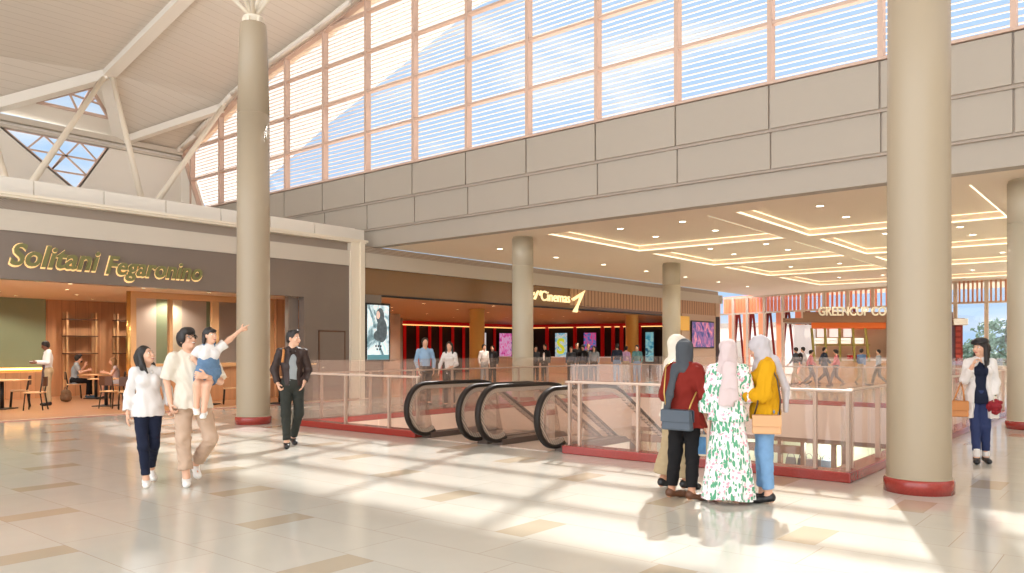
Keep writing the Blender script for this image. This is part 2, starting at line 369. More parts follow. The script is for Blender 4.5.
# ---------------------------------------------------------------- arched window above
ARC = [(-31.6, 9.75), (-31.1, 9.9), (-30, 10.22), (-28.5, 10.84), (-27.3, 11.3), (-25.2, 11.85), (-22.1, 12.4), (-20.2, 12.82), (-16, 13.6), (-10, 14.4), (-2, 14.8), (RX, 14.3)]
def arc(x): return float(np.interp(x, [p[0] for p in ARC], [p[1] for p in ARC]))
def arcx(z):
    zz = [p[1] for p in ARC[:-1]]
    return float(np.interp(z, zz, [p[0] for p in ARC[:-1]]))
def lefte(z): return -31.25+(9.3-z)*.55 if z < 9.3 else -31.25      # slanting end of the window
W = tag(empty('window_1', (0, 0, 0)), 'huge arched window with pink frames and white louvres', None, None, 'structure')
f = MB()
for x in JX+[RX-.05]:
    if x < -30.9: continue
    f.box(x-.05, x+.05, 16.42, 16.62, 7.2, arc(x))
f.build('mullions', M_frame, W)
f = MB()
f.box(-30.2, RX, 16.36, 16.64, 7.2, 7.26)
for k in range(1, 6):
    z = 7.23+1.3*k
    x0 = max(arcx(z+.05), lefte(z)); f.box(x0, RX, 16.44, 16.6, z-.035, z+.035)
f.bar((-31.3, 16.5, 9.3), (-30.1, 16.5, 7.2), .16, .1); f.bar((-31.3, 16.5, 9.3), (-31.6, 16.5, 9.75), .16, .1)
for a, b in zip(ARC[:-1], ARC[1:]): f.bar((a[0], 16.5, a[1]-.06), (b[0], 16.5, b[1]-.06), .2, .12)
f.build('transoms', M_frame, W)
f = MB(); pts = [(-30.15, 7.22), (RX, 7.22)]+[(x, z-.05) for x, z in reversed(ARC)]+[(-31.25, 9.3)]
f.quad(*[(x, 16.56, z) for x, z in pts]); f.build('panes', M_glass, W, fix=False)
f = MB(); z = 7.3
while z < 14.6:
    x0 = max(arcx(z+.06), lefte(z)) if z < 14.7 else -5
    f.box(x0, RX, 16.74, 16.79, z, z+.016); z += .13
o = f.build('louvres', M_slat, W)
# white infill between slanting window end and corner
f = MB(); f.slab([(-31.6, 16.45, 7.2), (-30.15, 16.45, 7.2), (-31.3, 16.45, 9.3), (-31.6, 16.45, 9.7)], (0, .3, 0)); struct('wall_back_end', f, M_white)
# ---------------------------------------------------------------- vaulted roof of the hall
def seg(name, a, b, w, h, m=M_white, up=(0, 0, 1)): return struct(name, MB().bar(a, b, w, h, up), m)
G = at_X(107, 73, -29.5); F1 = Vector((-31.6, 14.0, 9.85)); W0 = Vector((-31.6, 9.2, 9.95)); N2 = Vector((-27.95, 16.4, arc(-27.95))); CRN = Vector((-31.6, 16.4, 9.75))
P = at_Y(180, 0, G.y)
RG = [G, P, Vector((-18, G.y, P.z+(P.z-G.z)/(P.x-G.x)*(-18-P.x))), Vector((-8, 12.3, 15.9)), Vector((RX, 12.3, 16.0))]
RG[2].z = min(RG[2].z, 15.2)
arcp = [Vector((x, 16.95, z+.0)) for x, z in ARC if x > -27.9]; arcp[-1].x = RX
f = MB()
def tri(*p): f.quad(*[tuple(q) for q in p])
N2o = Vector((N2.x, 16.95, N2.z)); CRNo = Vector((-31.6, 16.95, 9.75))
tri(G, F1, N2o); tri(F1, CRNo, N2o)
tri(G, N2o, arcp[0]); tri(G, arcp[0], arcp[1], P); tri(P, arcp[1], arcp[2]); tri(P, arcp[2], arcp[3], RG[2]); tri(RG[2], arcp[3], arcp[4]); tri(RG[2], arcp[4], arcp[5], RG[3]) ; tri(RG[3], arcp[5], arcp[6], RG[4])
Y2 = -8.
lo = [Vector((-31.6, Y2, 9.95)), Vector((-22, Y2, 12.6)), Vector((-18, Y2, 13.3)), Vector((-8, Y2, 14.5)), Vector((RX, Y2, 14.5))]
tri(G, W0, lo[0], lo[1], ); tri(G, lo[1], P); tri(P, lo[1], lo[2], RG[2]); tri(RG[2], lo[2], lo[3], RG[3]); tri(RG[3], lo[3], lo[4], RG[4])
o = struct('ceiling', f, M_rplank, label='beige boarded hall ceiling in large folded planes')
md = o.modifiers.new('thick', 'SOLIDIFY'); md.thickness = .12; md.offset = 1; 
o2 = f  # outer roof deck keeps the sun off the ceiling
f = MB()
dn = Vector((0, 0, -.1))
seg('beam', G+dn, P+(P-G)*1.6+dn*.5, .42, .25)
seg('beam', G+dn, W0+dn, .5, .34); seg('beam', G+dn, F1+dn, .5, .3); seg('beam', F1+Vector((0, 0, -.12)), N2+Vector((-.2, -.1, -.12)), .3, .26)
seg('beam', W0+dn, Vector((-31.6, Y2, 9.85)), .3, .3)
f = MB()
for a, b in zip(ARC[:-1], ARC[1:]): f.cone((a[0], 16.2, a[1]-.02), (b[0], 16.2, b[1]-.02), .09, .09, 10); f.bar((a[0], 16.33, a[1]+.05), (b[0], 16.33, b[1]+.05), .2, .18)
struct('beam', f, M_white, label='white tube and band following the arched top of the window')
struct('beam', MB().box(-31.6, -31.35, Y2, 16.4, 9.62, 9.82).box(-31.6, -31.45, Y2, 16.4, 9.4, 9.5), M_plain)
# canopy outside the window, its edge seen through the glass
f = MB(); top = [(x, arc(x)+.1) for x, _ in ARC]
ed = [(-27.5, 9.4), (-25, 10.35), (-20, 11.9), (-17.5, 12.7), (-14, 13.1), (-8, 13.35), (-2, 13.5), (RX, 13.5)]
f2 = [Vector((x, 19., z)) for x, z in ed]; f1 = [Vector((x, 16.95, arc(x))) for x, z in ed]
for i in range(len(ed)-1): f.quad(tuple(f1[i]), tuple(f1[i+1]), tuple(f2[i+1]), tuple(f2[i]))
f.quad((-33, 16.95, 9.2), (-27.5, 16.95, arc(-27.5)), (-27.5, 19, 9.4), (-33, 19, 7.4))
mm = bpy.data.materials.new('membrane'); mm.use_nodes = True; nt = mm.node_tree; nt.nodes.remove(nt.nodes['Principled BSDF']); t1 = nt.nodes.new('ShaderNodeBsdfTranslucent'); t2 = nt.nodes.new('ShaderNodeBsdfDiffuse'); ms = nt.nodes.new('ShaderNodeMixShader')
t1.inputs[0].default_value = (.36, .335, .31, 1); t2.inputs[0].default_value = (.6, .56, .52, 1); ms.inputs[0].default_value = .4; nt.links.new(t1.outputs[0], ms.inputs[1]); nt.links.new(t2.outputs[0], ms.inputs[2]); nt.links.new(ms.outputs[0], nt.nodes['Material Output'].inputs[0])
o = struct('roof_canopy_beam', f, mm, fix=False, label='white fabric canopy outside the arched window')
# ---------------------------------------------------------------- white end wall with the pointed windows
def poly_wall(name, outer, holes, X, t, m):
    """outline and holes in (y,z), extruded in x"""
    loops = [[Vector((0, p[0], p[1])) for p in l] for l in [outer]+holes]; flat = [v for l in loops for v in l]
    tr = tessellate_polygon(loops); f = MB(); n = len(flat)
    f.v = [(X, v.y, v.z) for v in flat]+[(X-t, v.y, v.z) for v in flat]
    F = [tuple(a) for a in tr]+[tuple(i+n for i in a)[::-1] for a in tr]; o = 0
    for l in loops:
        k = len(l); F += [(o+i, o+(i+1) % k, o+(i+1) % k+n, o+i+n) for i in range(k)]; o += k
    f.f = F; f.m = [0]*len(F); f.sm = [False]*len(F)
    return struct(name, f, m)
T = [(9.84, 9.42), (13.50, 9.42), (12.33, 7.55)]
T0 = [(6.0, 9.42), (9.0, 9.42), (7.4, 7.55)]
poly_wall('wall_left', [(Y2, 4.99), (16.56, 4.99), (16.56, 9.75), (Y2, 9.75)], [T], -31.6, .3, M_white)
def tri_window(name, label, P3, cuts, m=M_frame, r=.1):
    w = tag(empty(name, (0, 0, 0)), label, None, None, 'structure'); f = MB(); P3 = [Vector(p) for p in P3]
    for a, b in zip(P3, P3[1:]+P3[:1]): f.bar(a, b, r, r, (1, 0, 0))
    f.build('frame', m, w); f = MB()
    for a, b in cuts: f.bar(a, b, r*.6, r*.6, (1, 0, 0))
    f.build('glazing_bars', m, w)
    MB().quad(*[tuple(p) for p in P3]).build('pane', M_glass, w, fix=False)
def V3(p): return Vector((-31.65, p[0], p[1]))
a, b, c = map(V3, T); L_ = lambda p, q, t: p+(q-p)*t
cuts = []
for t in (.33, .66): cuts.append((L_(a, c, t), L_(b, c, t)))
cuts += [(L_(a, b, .38), L_(a, c, .33)), (L_(a, b, .38), L_(b, c, .66)), (L_(a, b, .72), L_(a, c, .66)), (L_(a, b, .72), L_(b, c, .33)), (L_(a, c, .66), L_(L_(a, c, .33), L_(b, c, .33), .5))]
tri_window('window_2', 'pointed triangular window with diagonal bars in the white end wall', (a, b, c), cuts)
# gable between G, W0, F1
nrm = (W0-G).cross(F1-G).normalized(); org = Vector((0, 0, 1.55))
def on_gable(x, y, e=0.): d = ray(x, y); return org+d*((G-org).dot(nrm)/d.dot(nrm))
g1, g2, g3 = on_gable(36.6, 102), on_gable(91, 88), on_gable(109, 118)
loops = [[W0, F1, G], [g1, g2, g3]]; tr = tessellate_polygon(loops); f = MB(); f.v = [tuple(v) for l in loops for v in l]; f.f = [tuple(t) for t in tr]; f.m = [0]*len(tr); f.sm = [False]*len(tr)
struct('wall_gable', f, M_white, fix=False)
tri_window('window_3', 'small triangular window high in the gable under the roof ridge', (g1, g2, g3), [(L_(g1, g3, .55), L_(g1, g2, .6)), (L_(g1, g3, .55), L_(g2, g3, .3)), (L_(g1, g3, .55), g2), (L_(g1, g2, .6), L_(g2, g3, .55))])
# roof trees whose posts stand on the roof of the restaurant
def roof_tree(x, y, z, ends, label):
    t = tag(empty('roof_column', (x, y, 4.98)), label, None, None, 'structure')
    MB().cone((0, 0, 0), (0, 0, z-4.98), .26, .22, 24).build('shaft', M_steel, t)
    for e in ends: MB().cone((0, 0, z-5.1), Vector(e)-Vector((x, y, 4.98)), .11, .085, 14).build('branch', M_steel, t)
ta = at_X(14, 205, -27); tb = at_X(146, 214, -28.3)
roof_tree(ta.x, ta.y, ta.z, [G, at_X(-8, 130, -30)], 'post behind the parapet whose two slim struts rise towards the gable')
roof_tree(tb.x, tb.y, tb.z, [G+Vector((.15, .1, -.1)), N2+Vector((0, -.15, -.1))], 'post behind the parapet whose struts reach gable peak and window arch')
# ---------------------------------------------------------------- restaurant: fascia, parapet, frame
SX = -19.5
def wall_txt(o, X, p, w=None, h=None):
    """letters standing on the plane x = X, reading along +y, baseline start p=(y,z)"""
    me = o.data; xs = [v.co.x for v in me.vertices]; ys = [v.co.y for v in me.vertices]
    sx = w/(max(xs)-min(xs)) if w else 1; sy = h/(max(ys)-min(ys)) if h else sx
    x0 = min(xs)
    for v in me.vertices: v.co.x = (v.co.x-x0)*sx; v.co.y *= sy
    o.location = (X, p[0], p[1]); o.rotation_euler = (PI/2, 0, PI/2); return o
Ye = 15.62
struct('trim_5', MB().box(-19.75, SX, -7, Ye, 4.16, 4.62), M_plain, label='plain beige band above the restaurant sign panel')
struct('trim_6', MB().box(-19.9, -19.62, -7, Ye, 4.62, 4.9), M_grill, label='striped ventilation grill band above the restaurant')
struct('trim_7', MB().box(-19.95, SX+.1, -7, 16.2, 4.88, 4.99).box(-19.6, SX+.14, -7, 16.24, 4.93, 4.99), M_steel, label='pale projecting cornice over the restaurant front')
f = MB(); py = -7.
ys = [-4.6, -3.07, -1.55, -.02, 1.5, 3.05, 4.58, 6.77-.66+.1]
ys = [6.77+1.53*k for k in range(-9, 7)]
for a, b in zip(ys[:-1], ys[1:]): f.box(-19.72, -19.66, a+.012, min(b, 16.35)-.012, 4.95, 5.37)
f.box(-19.8, -19.7, -7, 16.35, 4.95, 5.36)
struct('wall_parapet', f, M_white, label='white panelled parapet above the restaurant')
struct('roof', MB().box(-31.9, -19.96, -8, 16.4, 4.6, 4.98), M_plain, label='flat roof of the restaurant behind the parapet')
struct('trim_8', MB().box(-19.75, SX+.06, Ye, 15.95, 0, 4.9).box(-19.7, SX+.12, 15.95, 16.12, 0, 4.95).box(-20.4, -19.76, 15.7, 16.9, 3.3, 4.84), M_steel, label='stepped beige pilaster between restaurant and cinema')
sign = struct('wall_sign_panel', MB().box(-19.8, SX-.04, -7, Ye, 3.1, 4.16), M_gloss, label='glossy taupe panel carrying the restaurant name')
struct('wall_shopfront', MB().box(-19.8, SX-.04, 13.95, Ye, 0, 3.1).box(-20.0, -19.82, 13.6, 13.95, 0, 3.1), M_gloss)
d = tag(empty('door_1', (0, 0, 0)), 'flush service door in the glossy taupe wall', None, None, 'structure')
MB().box(SX-.05, SX-.025, 14.5, 15.42, .0, 2.08).build('leaf', M_gloss, d)
MB().box(SX-.045, SX-.02, 14.46, 14.5, 0, 2.12).box(SX-.045, SX-.02, 15.42, 15.46, 0, 2.12).box(SX-.045, SX-.02, 14.46, 15.46, 2.08, 2.12).build('frame', M_dwood, d)
MB().cone((SX-.02, 14.6, 1.0), (SX+.03, 14.6, 1.0), .02, .02, 10).build('handle', M_steel, d)
# lettering of the restaurant
M_olive = mat('olive_letter', (122, 120, 74), .35, emit=0)
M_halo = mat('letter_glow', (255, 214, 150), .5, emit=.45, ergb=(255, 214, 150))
p0 = at_X(11, 264, SX+.06); p1 = at_X(101, 270, SX+.06); p2 = at_X(107, 270, SX+.06); p3 = at_X(203, 277, SX+.06)
t = thing('restaurant_sign', 'olive script lettering with a warm halo on the glossy taupe restaurant panel', 'sign', (0, 0, 0))
def font_word(s, a, b, z, h):
    o = text('lettering', s, M_olive, 1., .03, t, shear=.3, bold=.018, space=1.03); wall_txt(o, SX+.01, (a, z), b-a, h)
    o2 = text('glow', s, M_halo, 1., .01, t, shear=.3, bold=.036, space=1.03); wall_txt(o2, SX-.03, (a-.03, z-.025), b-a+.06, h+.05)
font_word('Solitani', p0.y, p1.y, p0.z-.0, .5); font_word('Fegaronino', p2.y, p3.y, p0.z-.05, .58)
# ---------------------------------------------------------------- restaurant: inside
struct('floor', MB().box(-27.8, -19.3, -7, 15.9, -.2, .012), M_wfloor, label='orange boarded restaurant floor')
struct('ceiling', MB().box(-27.8, -19.8, -7, 15.9, 3.16, 3.3), mat('shop_ceiling', (236, 218, 196), .6), label='warm restaurant ceiling')
struct('wall_back', MB().box(-27.9, -27.7, -7, 16.4, 0, 3.16), M_wood, label='orange wood wall at the back of the restaurant')
struct('wall_side', MB().box(-27.9, -19.8, 15.7, 15.9, 0, 3.16), M_wood)
struct('wall_side', MB().box(-27.9, -19.8, -7.2, -7, 0, 3.16), M_wood)
gp = thing('wall_panel', 'large matte olive wall panel above a warm light strip', 'panel', (-27.7, 5, 0))
MB().box(0, .08, -6, 4.86, .98, 3.16).build('board', M_green, gp); MB().box(0.01, .1, -6, 4.86, .9, .96).build('light_strip', mat('warm_strip', (255, 220, 150), .5, emit=5, ergb=(255, 196, 110)), gp)
MB().box(0, .5, -6, 4.7, .0, .84).build('bench', M_wood, gp)

# partition of timber and glass inside
pt = thing('timber_partition', 'timber framed glass partition on a panelled base inside the restaurant', 'partition', (-22, 10, 0))
f = MB()
for y, w in ((.05, .16), (1.12, .1), (2.5, .22), (4.45, .16), (5.72, .16)): f.box(-.07, .07, y-w/2, y+w/2, 1.1, 3.16)
f.box(-.08, .08, 0, 5.8, 2.98, 3.16); f.box(-.12, .12, -.02, 5.8, 1.02, 1.14); f.build('frame', M_lwood, pt, bevel=.01)
MB().box(-.05, .05, 0, 5.8, .012, 1.02).build('base_panel', M_wood, pt)
MB().quad((0, 0, 1.1), (0, 5.8, 1.1), (0, 5.8, 3.0), (0, 0, 3.0)).build('pane', M_glass, pt, fix=False)
MB().cone((-.02, -.02, .0), (-.02, -.02, 3.16), .085, .085, 16).build('brass_post', mat('brass', (200, 160, 90), .25, metal=.8), pt)
# coloured wall behind the partition
f = MB(); f.mi = 0
ys0 = at_X(134.5, 350, -23.2).y
segs = [(ys0, 11.3, 2), (11.3, 11.7, 0), (11.7, 12.1, 1), (12.1, 12.9, 2), (12.9, 13.3, 0), (13.3, 14.0, 2), (14.0, 15.0, 1), (15.0, 15.7, 0)]
for a, b, k in segs: f.mi = k; f.box(-23.3, -23.2, a, b, .012, 3.16)
struct('wall_inner', f, [M_green, mat('cream_panel', (228, 214, 186), .5), mat('blush_panel', (204, 186, 170), .5)], label='inner wall of olive, cream and blush panels behind the partition')
struct('wall_inner_timber', MB().box(-21.9, -21.8, 14.5, 15.7, .012, 3.16), M_wood)
for i, (x, y) in enumerate([(-20.6, 6.2), (-20.6, 7.9), (-20.6, 9.7), (-22.6, 6.9), (-22.6, 8.6), (-24.6, 7.6), (-24.6, 9.6), (-26.4, 8.6), (-26.4, 10.8), (-20.7, 11.6), (-20.7, 13.2), (-22.8, 5.2), (-20.6, 4.5), (-26.6, 12.4)]):
    downlight(x, y, 3.16, 'restaurant downlights', 'small warm downlight in the restaurant ceiling', M_lensw, .06, 115, (1, .92, .8))
downlight(-22.8, 11.6, 3.16, 'restaurant downlights', 'small warm downlight in the restaurant ceiling', M_lensw, .06, 115, (1, .92, .8))
# furniture
M_cleg = mat('chair_metal', (40, 34, 30), .4, metal=.5)
def chair(label, x, y, rz):
    t = thing('cafe_chair', label, 'chair', (x, y, .012), rz, 'restaurant chairs')
    MB().box(-.21, .21, -.21, .21, .425, .46).build('seat', M_lwood, t, bevel=.012)
    MB().sweep([(-.19, -.22, .0), (0, -.25, 0), (.19, -.22, 0)], [(0, .6), (0, .84), (.02, .84), (.02, .6)], up=(0, 0, 1), smooth=False).build('backrest', M_dwood, t)
    for sx in (-1, 1):
        MB().tube([(sx*.17, .17, .43), (sx*.2, .2, 0)], .016, 6).build('leg', M_cleg, t)
        MB().tube([(sx*.18, -.23, .83), (sx*.18, -.17, .45), (sx*.2, -.24, 0)], .016, 6).build('leg', M_cleg, t)
    f = MB(); f.tube([(-.18, -.16, .42), (.18, -.16, .42)], .01, 6).tube([(-.18, .17, .42), (.18, .17, .42)], .01, 6); f.build('stretcher', M_cleg, t)
    return t
def put(c, label, x, y, rz): return dup(c, (x, y, .012), rz, label)
def table(label, x, y, w=.8, d=.7, rz=0., blk=False):
    t = thing('cafe_table', label, 'table', (x, y, .012), rz, 'restaurant tables')
    MB().box(-w/2, w/2, -d/2, d/2, .725, .755).build('tabletop', M_lwood, t, bevel=.008)
    MB().cone((0, 0, .03), (0, 0, .725), .045, .045, 12).build('pedestal', M_dark, t)
    MB().box(-.26, .26, -.26, .26, 0, .025).build('foot_plate', M_dark, t, bevel=.006); return t
def S(px, py): return at_floor(px, py, .012)
V = YAW
a = S(35, 410); c0 = chair('dark backed restaurant chair beside the waiter, turned to the table', a.x, a.y, V+PI/2+.25)
b_ = S(18, 408); put(c0, 'restaurant chair behind the one beside the waiter', b_.x-.2, b_.y+.1, V+PI/2+.5)
a = S(2, 409); table('square restaurant table cut by the picture edge', a.x, a.y, 1.1, .8, V)
a = S(74, 398.5); sm = a; put(c0, 'restaurant chair on which the bearded diner sits', a.x, a.y, face_to(74, 88))
a = S(96, 398.5); table('small restaurant table between the two seated diners', a.x, a.y, .8, .7, V)
a = S(117, 398.5); sw = a; put(c0, 'restaurant chair on which the long haired diner sits', a.x, a.y, face_to(117, 268))
a = S(112, 408); put(c0, 'restaurant chair in front of the long haired diner, its back to us', a.x, a.y, V-.2)
a = S(127, 409); put(c0, 'restaurant chair partly behind the woman in the white blouse', a.x, a.y, V+.5)
a = S(121, 405.5); table('restaurant table amid the chairs behind the white blouse', a.x-.1, a.y-.35, .7, .6, V)
a = S(231, 404); put(c0, 'restaurant chair close to the tapering column, before the partition', a.x, a.y, V+PI/2+.4)
a = S(208, 404.5); table('restaurant table behind the girl in denim dungarees', a.x, a.y, .9, .7, V)
a = S(188, 404); put(c0, 'restaurant chair hidden behind the man carrying the girl', a.x, a.y, V-PI/2)
a = S(280, 403.5); table('restaurant table behind the man in the leather jacket', a.x, a.y, .9, .7, V)
a = S(252, 404.5); put(c0, 'restaurant chair between the tapering column and the leather jacket man', a.x, a.y, V+PI/2)
def shelf(y0, y1, label):
    t = thing('ladder_shelf', label, 'shelf', (-27.68, y0, .012), 0, 'shelves on the restaurant wall'); w = y1-y0
    for y in (0, w):
        f = MB(); f.box(0.03, .08, y-.03, y+.03, 0, 2.75).box(.3, .35, y-.03, y+.03, 0, 2.75); f.build('post', M_lwood, t)
    for z in (1.38, 1.95, 2.5): MB().box(.02, .36, -.05, w+.05, z, z+.035).build('shelf_board', M_dwood, t)
shelf(10.4, 11.3, 'timber ladder shelf behind the bearded diner'); shelf(12.0, 12.9, 'timber ladder shelf behind the long haired diner')
# ---------------------------------------------------------------- cinema
struct('trim_9', MB().box(-19.8, SX, 16.24, 42.2, 4.16, 4.63).box(-19.8, -19.4, 42.2, 42.35, 4.16, 4.63), M_plain, label='beige band over the cinema front')
struct('trim_10', MB().box(-19.9, -19.6, 16.24, 42.2, 4.63, 4.85), M_grill2, label='shadowed grill strip above the cinema band')
struct('wall_transom', MB().box(-19.72, -19.62, 16.24, 42.2, 3.3, 4.16), M_brown, label='glossy bronze transom reflecting the coffers over the cinema entrance')
struct('trim_11', MB().box(-19.75, -19.58, 16.88, 42.1, 3.26, 3.32), M_dark)
fy0 = at_X(572, 300, SX).y
struct('wall_fluted', MB().box(-19.62, -19.56, fy0, 42.1, 3.45, 4.16), M_flute, label='fluted pale wood band over the far end of the cinema front')
struct('wall_cinema_end', MB().box(-19.75, SX, 16.24, 16.9, 0, 3.3), M_gloss)
M_tan = mat('tan_panel', (204, 176, 150), .4, var=.03)
struct('wall_cinema_far', MB().box(-19.75, SX-.02, 37.6, 41.7, 0, 3.45).box(-19.75, -19.5, 41.7, 42.2, 3.4, 4.16), M_tan)
struct('trim_12', MB().box(-19.9, SX, 41.7, 42.2, 0, 3.4), M_dark)
struct('floor', MB().box(-37.2, -19.3, 16.3, 42.5, -.2, .01).box(-37.2, -22.45, 42.5, 48, -.2, .01), mat('cinema_floor', (176, 128, 92), .12, var=.1, scale=1.5), label='glossy tan cinema lobby floor')
struct('ceiling', MB().box(-37.2, -19.72, 16.3, 42.5, 3.34, 3.5).box(-37.2, -22.5, 42.5, 48, 3.34, 3.5), M_cceil, label='dark bronze cinema lobby ceiling')
struct('wall_cinema_back', MB().box(-37.3, -37, 16, 49, 0, 3.4), mat('black_wall', (34, 22, 20), .6), label='dark wall at the back of the cinema lobby')
struct('wall_cinema_side', MB().box(-37.2, -19.7, 16.2, 16.4, 0, 3.4), mat('grey_panel', (150, 138, 132), .5))
CW0 = Vector((-36.9, 45.0, 0)); CW1 = Vector((-24.1, 47.6, 0)); CE = (CW1-CW0).normalized(); CN = Vector((CE.y, -CE.x, 0)); CA = math.atan2(CN.y, CN.x)
def on_cw(px):
    d = ray(px, 349.3); t = (CW0.x*CE.y-CW0.y*CE.x)/(d.x*CE.y-d.y*CE.x); return Vector((d.x*t, d.y*t, 0))
struct('wall_cinema_slant', MB().slab([CW0, CW1, CW1+Vector((0, 0, 3.4)), CW0+Vector((0, 0, 3.4))], -CN*.2), mat('black_wall', (34, 22, 20), .6))
struct('wall_cinema_inner', MB().box(-22.5, -22.4, 42.5, 47.9, 0, 4.85).box(-24.3, -22.5, 47.6, 47.8, 0, 3.4).box(-22.4, -19.8, 42.4, 42.5, 0, 4.85), M_dark)
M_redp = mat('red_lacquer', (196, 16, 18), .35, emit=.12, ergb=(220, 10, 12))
struct('trim_13', MB().box(-36.95, -36.3, 17, 45.2, 3.15, 3.33).slab([CW0+CN*.02+Vector((0, 0, 3.15)), CW1+CN*.02+Vector((0, 0, 3.15)), CW1+CN*.02+Vector((0, 0, 3.33)), CW0+CN*.02+Vector((0, 0, 3.33))], CN*.5), M_redp, label='glowing red band along the top of the cinema back wall')
for k, px in enumerate((405, 418, 430, 441, 453, 464, 495, 514)):
    y = at_X(px, 345, -36.9).y
    if 17 < y < 44.6: tag(MB().box(-.1, 0, -.09, .09, 0, 3.14).build('red_fin', M_redp, loc=(-36.88, y, .01)), 'upright red fin on the dark cinema wall', 'wall fin', 'red fins on the cinema back wall')
for px in (547.5, 575.5, 603, 613.5, 622, 640):
    q = on_cw(px)+CN*.08; o = tag(MB().box(-.06, .06, -.12, .12, 0, 3.14).build('red_fin', M_redp, loc=(q.x, q.y, .01)), 'upright red fin between lit posters on the far dark wall', 'wall fin', 'red fins on the far cinema wall'); o.rotation_euler = (0, 0, CA)
y = at_X(392, 345, -30).y
struct('column', MB().lathe([(0, 0), (.42, 0), (.42, 3.34), (0, 3.34)], (-30, y), 32), M_white, label='white round column just inside the cinema entrance')
struct('wall_cinema_screen', MB().box(-33.4, -33.2, at_X(395, 345, -33).y, at_X(405, 345, -33).y, 0, 3.34), mat('grey_panel', (150, 138, 132), .5))
M_gold = mat('gold_column', (204, 164, 92), .3, metal=.35)
for px, X, la in ((477, -23.5, 'golden round column in the cinema lobby beyond the escalators'), (632, -21.6, 'golden round column in the cinema lobby near the strollers')):
    q = at_X(px, 345, X)
    struct('column', MB().lathe([(0, 0), (.34, 0), (.34, 3.3), (.4, 3.34), (0, 3.34)], (q.x, q.y), 32), M_gold, label=la)
cnt = thing('ticket_counter', 'long pale wood ticket counter before the dark cinema wall', 'counter', (-31.5, 42, 0), CA)
MB().box(-.4, .4, -5, 6, 0, 1.0).build('body', M_lwood, cnt); MB().box(-.5, .5, -5.1, 6.1, 1.0, 1.06).build('top', M_white, cnt)
for i in range(5):
    for k in range(8):
        downlight(-21.2-i*3.1-(k % 2)*.9, 18.2+k*3.1+(i % 2)*1.1, 3.34, 'cinema lobby downlights', 'small warm downlight in the bronze cinema ceiling', M_lensw, .07, 260 if (i+k) % 2 == 0 else 0, (1, .88, .74))
struct('trim_15', MB().box(-36.9, -36.84, 17, 45.1, 3.08, 3.13).slab([CW0+CN*.06+Vector((0, 0, 3.08)), CW1+CN*.06+Vector((0, 0, 3.08)), CW1+CN*.06+Vector((0, 0, 3.13)), CW0+CN*.06+Vector((0, 0, 3.13))], CN*.05), mat('amber_strip', (255, 200, 120), .5, emit=1.6, ergb=(255, 200, 120)))
# cinema posters: lit screens
def poster(label, X, y0, y1, z0, z1, cols, seed, rim=.06, em=.75):
    t = thing('poster_screen', label, 'poster', (X, (y0+y1)/2, z0), 0, 'cinema posters'); w = y1-y0; h = z1-z0
    MB().box(-.06, .0, -w/2, w/2, 0, h).build('casing', M_dark, t)
    k = 'poster_'+str(seed); m = mat(k, cols[0], .2); nt, N, L = nodes(m); b = nt.nodes['Principled BSDF']
    tc = N('ShaderNodeTexCoord'); mp = N('ShaderNodeMapping'); mp.inputs['Location'].default_value = (seed*3.1, seed*1.7, seed); L(tc.outputs['Object'], mp.inputs[0])
    no = N('ShaderNodeTexNoise'); no.inputs['Scale'].default_value = 2.2; no.inputs['Detail'].default_value = 6; no.inputs['Distortion'].default_value = 1.2; L(mp.outputs[0], no.inputs['Vector'])
    cr = N('ShaderNodeValToRGB'); e = cr.color_ramp.elements
    while len(e) < len(cols): e.new(.5)
    for i, c in enumerate(cols): e[i].position = .3+.4*i/(len(cols)-1); e[i].color = lin(c)+(1,)
    L(no.outputs['Fac'], cr.inputs[0]); L(cr.outputs[0], b.inputs['Base Color']); L(cr.outputs[0], b.inputs['Emission Color']); b.inputs['Emission Strength'].default_value = em
    MB().box(0, .01, -w/2+rim, w/2-rim, rim, h-rim).build('picture', m, t)
    return t, w, h
t, w, h = poster('tall lit poster of a dark haired figure beside the beige pilaster', SX+.07, 16.14+.05, 17.16-.15+.2, 1.15, 3.03, [(40, 60, 70), (120, 150, 160), (214, 226, 230), (170, 200, 204)], 3)
def poster_dark():
    return mat('poster_shadow', (96, 112, 122), .4, var=.75, scale=7, emit=.12)
def flatm(n, c, e=.6): return mat(n, c, .4, emit=e)
f = MB()                                                   # silhouette figure on the first poster
f.ball((.013, .08, 1.46), (.003, .17, .27), 20, 12).ball((.0135, .15, 1.02), (.003, .22, .4), 20, 12).ball((.0125, .0, .84), (.003, .2, .17), 20, 12); f.build('figure', poster_dark(), t)
f = MB(); f.ball((.017, -.01, 1.5), (.003, .075, .13), 18, 10); f.build('face', flatm('poster_face', (222, 190, 176)), t)
f = MB(); f.box(.012, .016, -w/2+.06, w/2-.06, .06, .22); f.build('footer', flatm('poster_teal', (84, 138, 150), .5), t)
f = MB()
for i, (y, z) in enumerate([(-.1, .5), (.0, .5), (.1, .5), (-.05, .4), (.06, .4)]): f.box(.012, .016, y-.03, y+.03, z-.03, z+.03)
f.build('title_blocks', flatm('poster_ink', (30, 36, 44), .1), t)
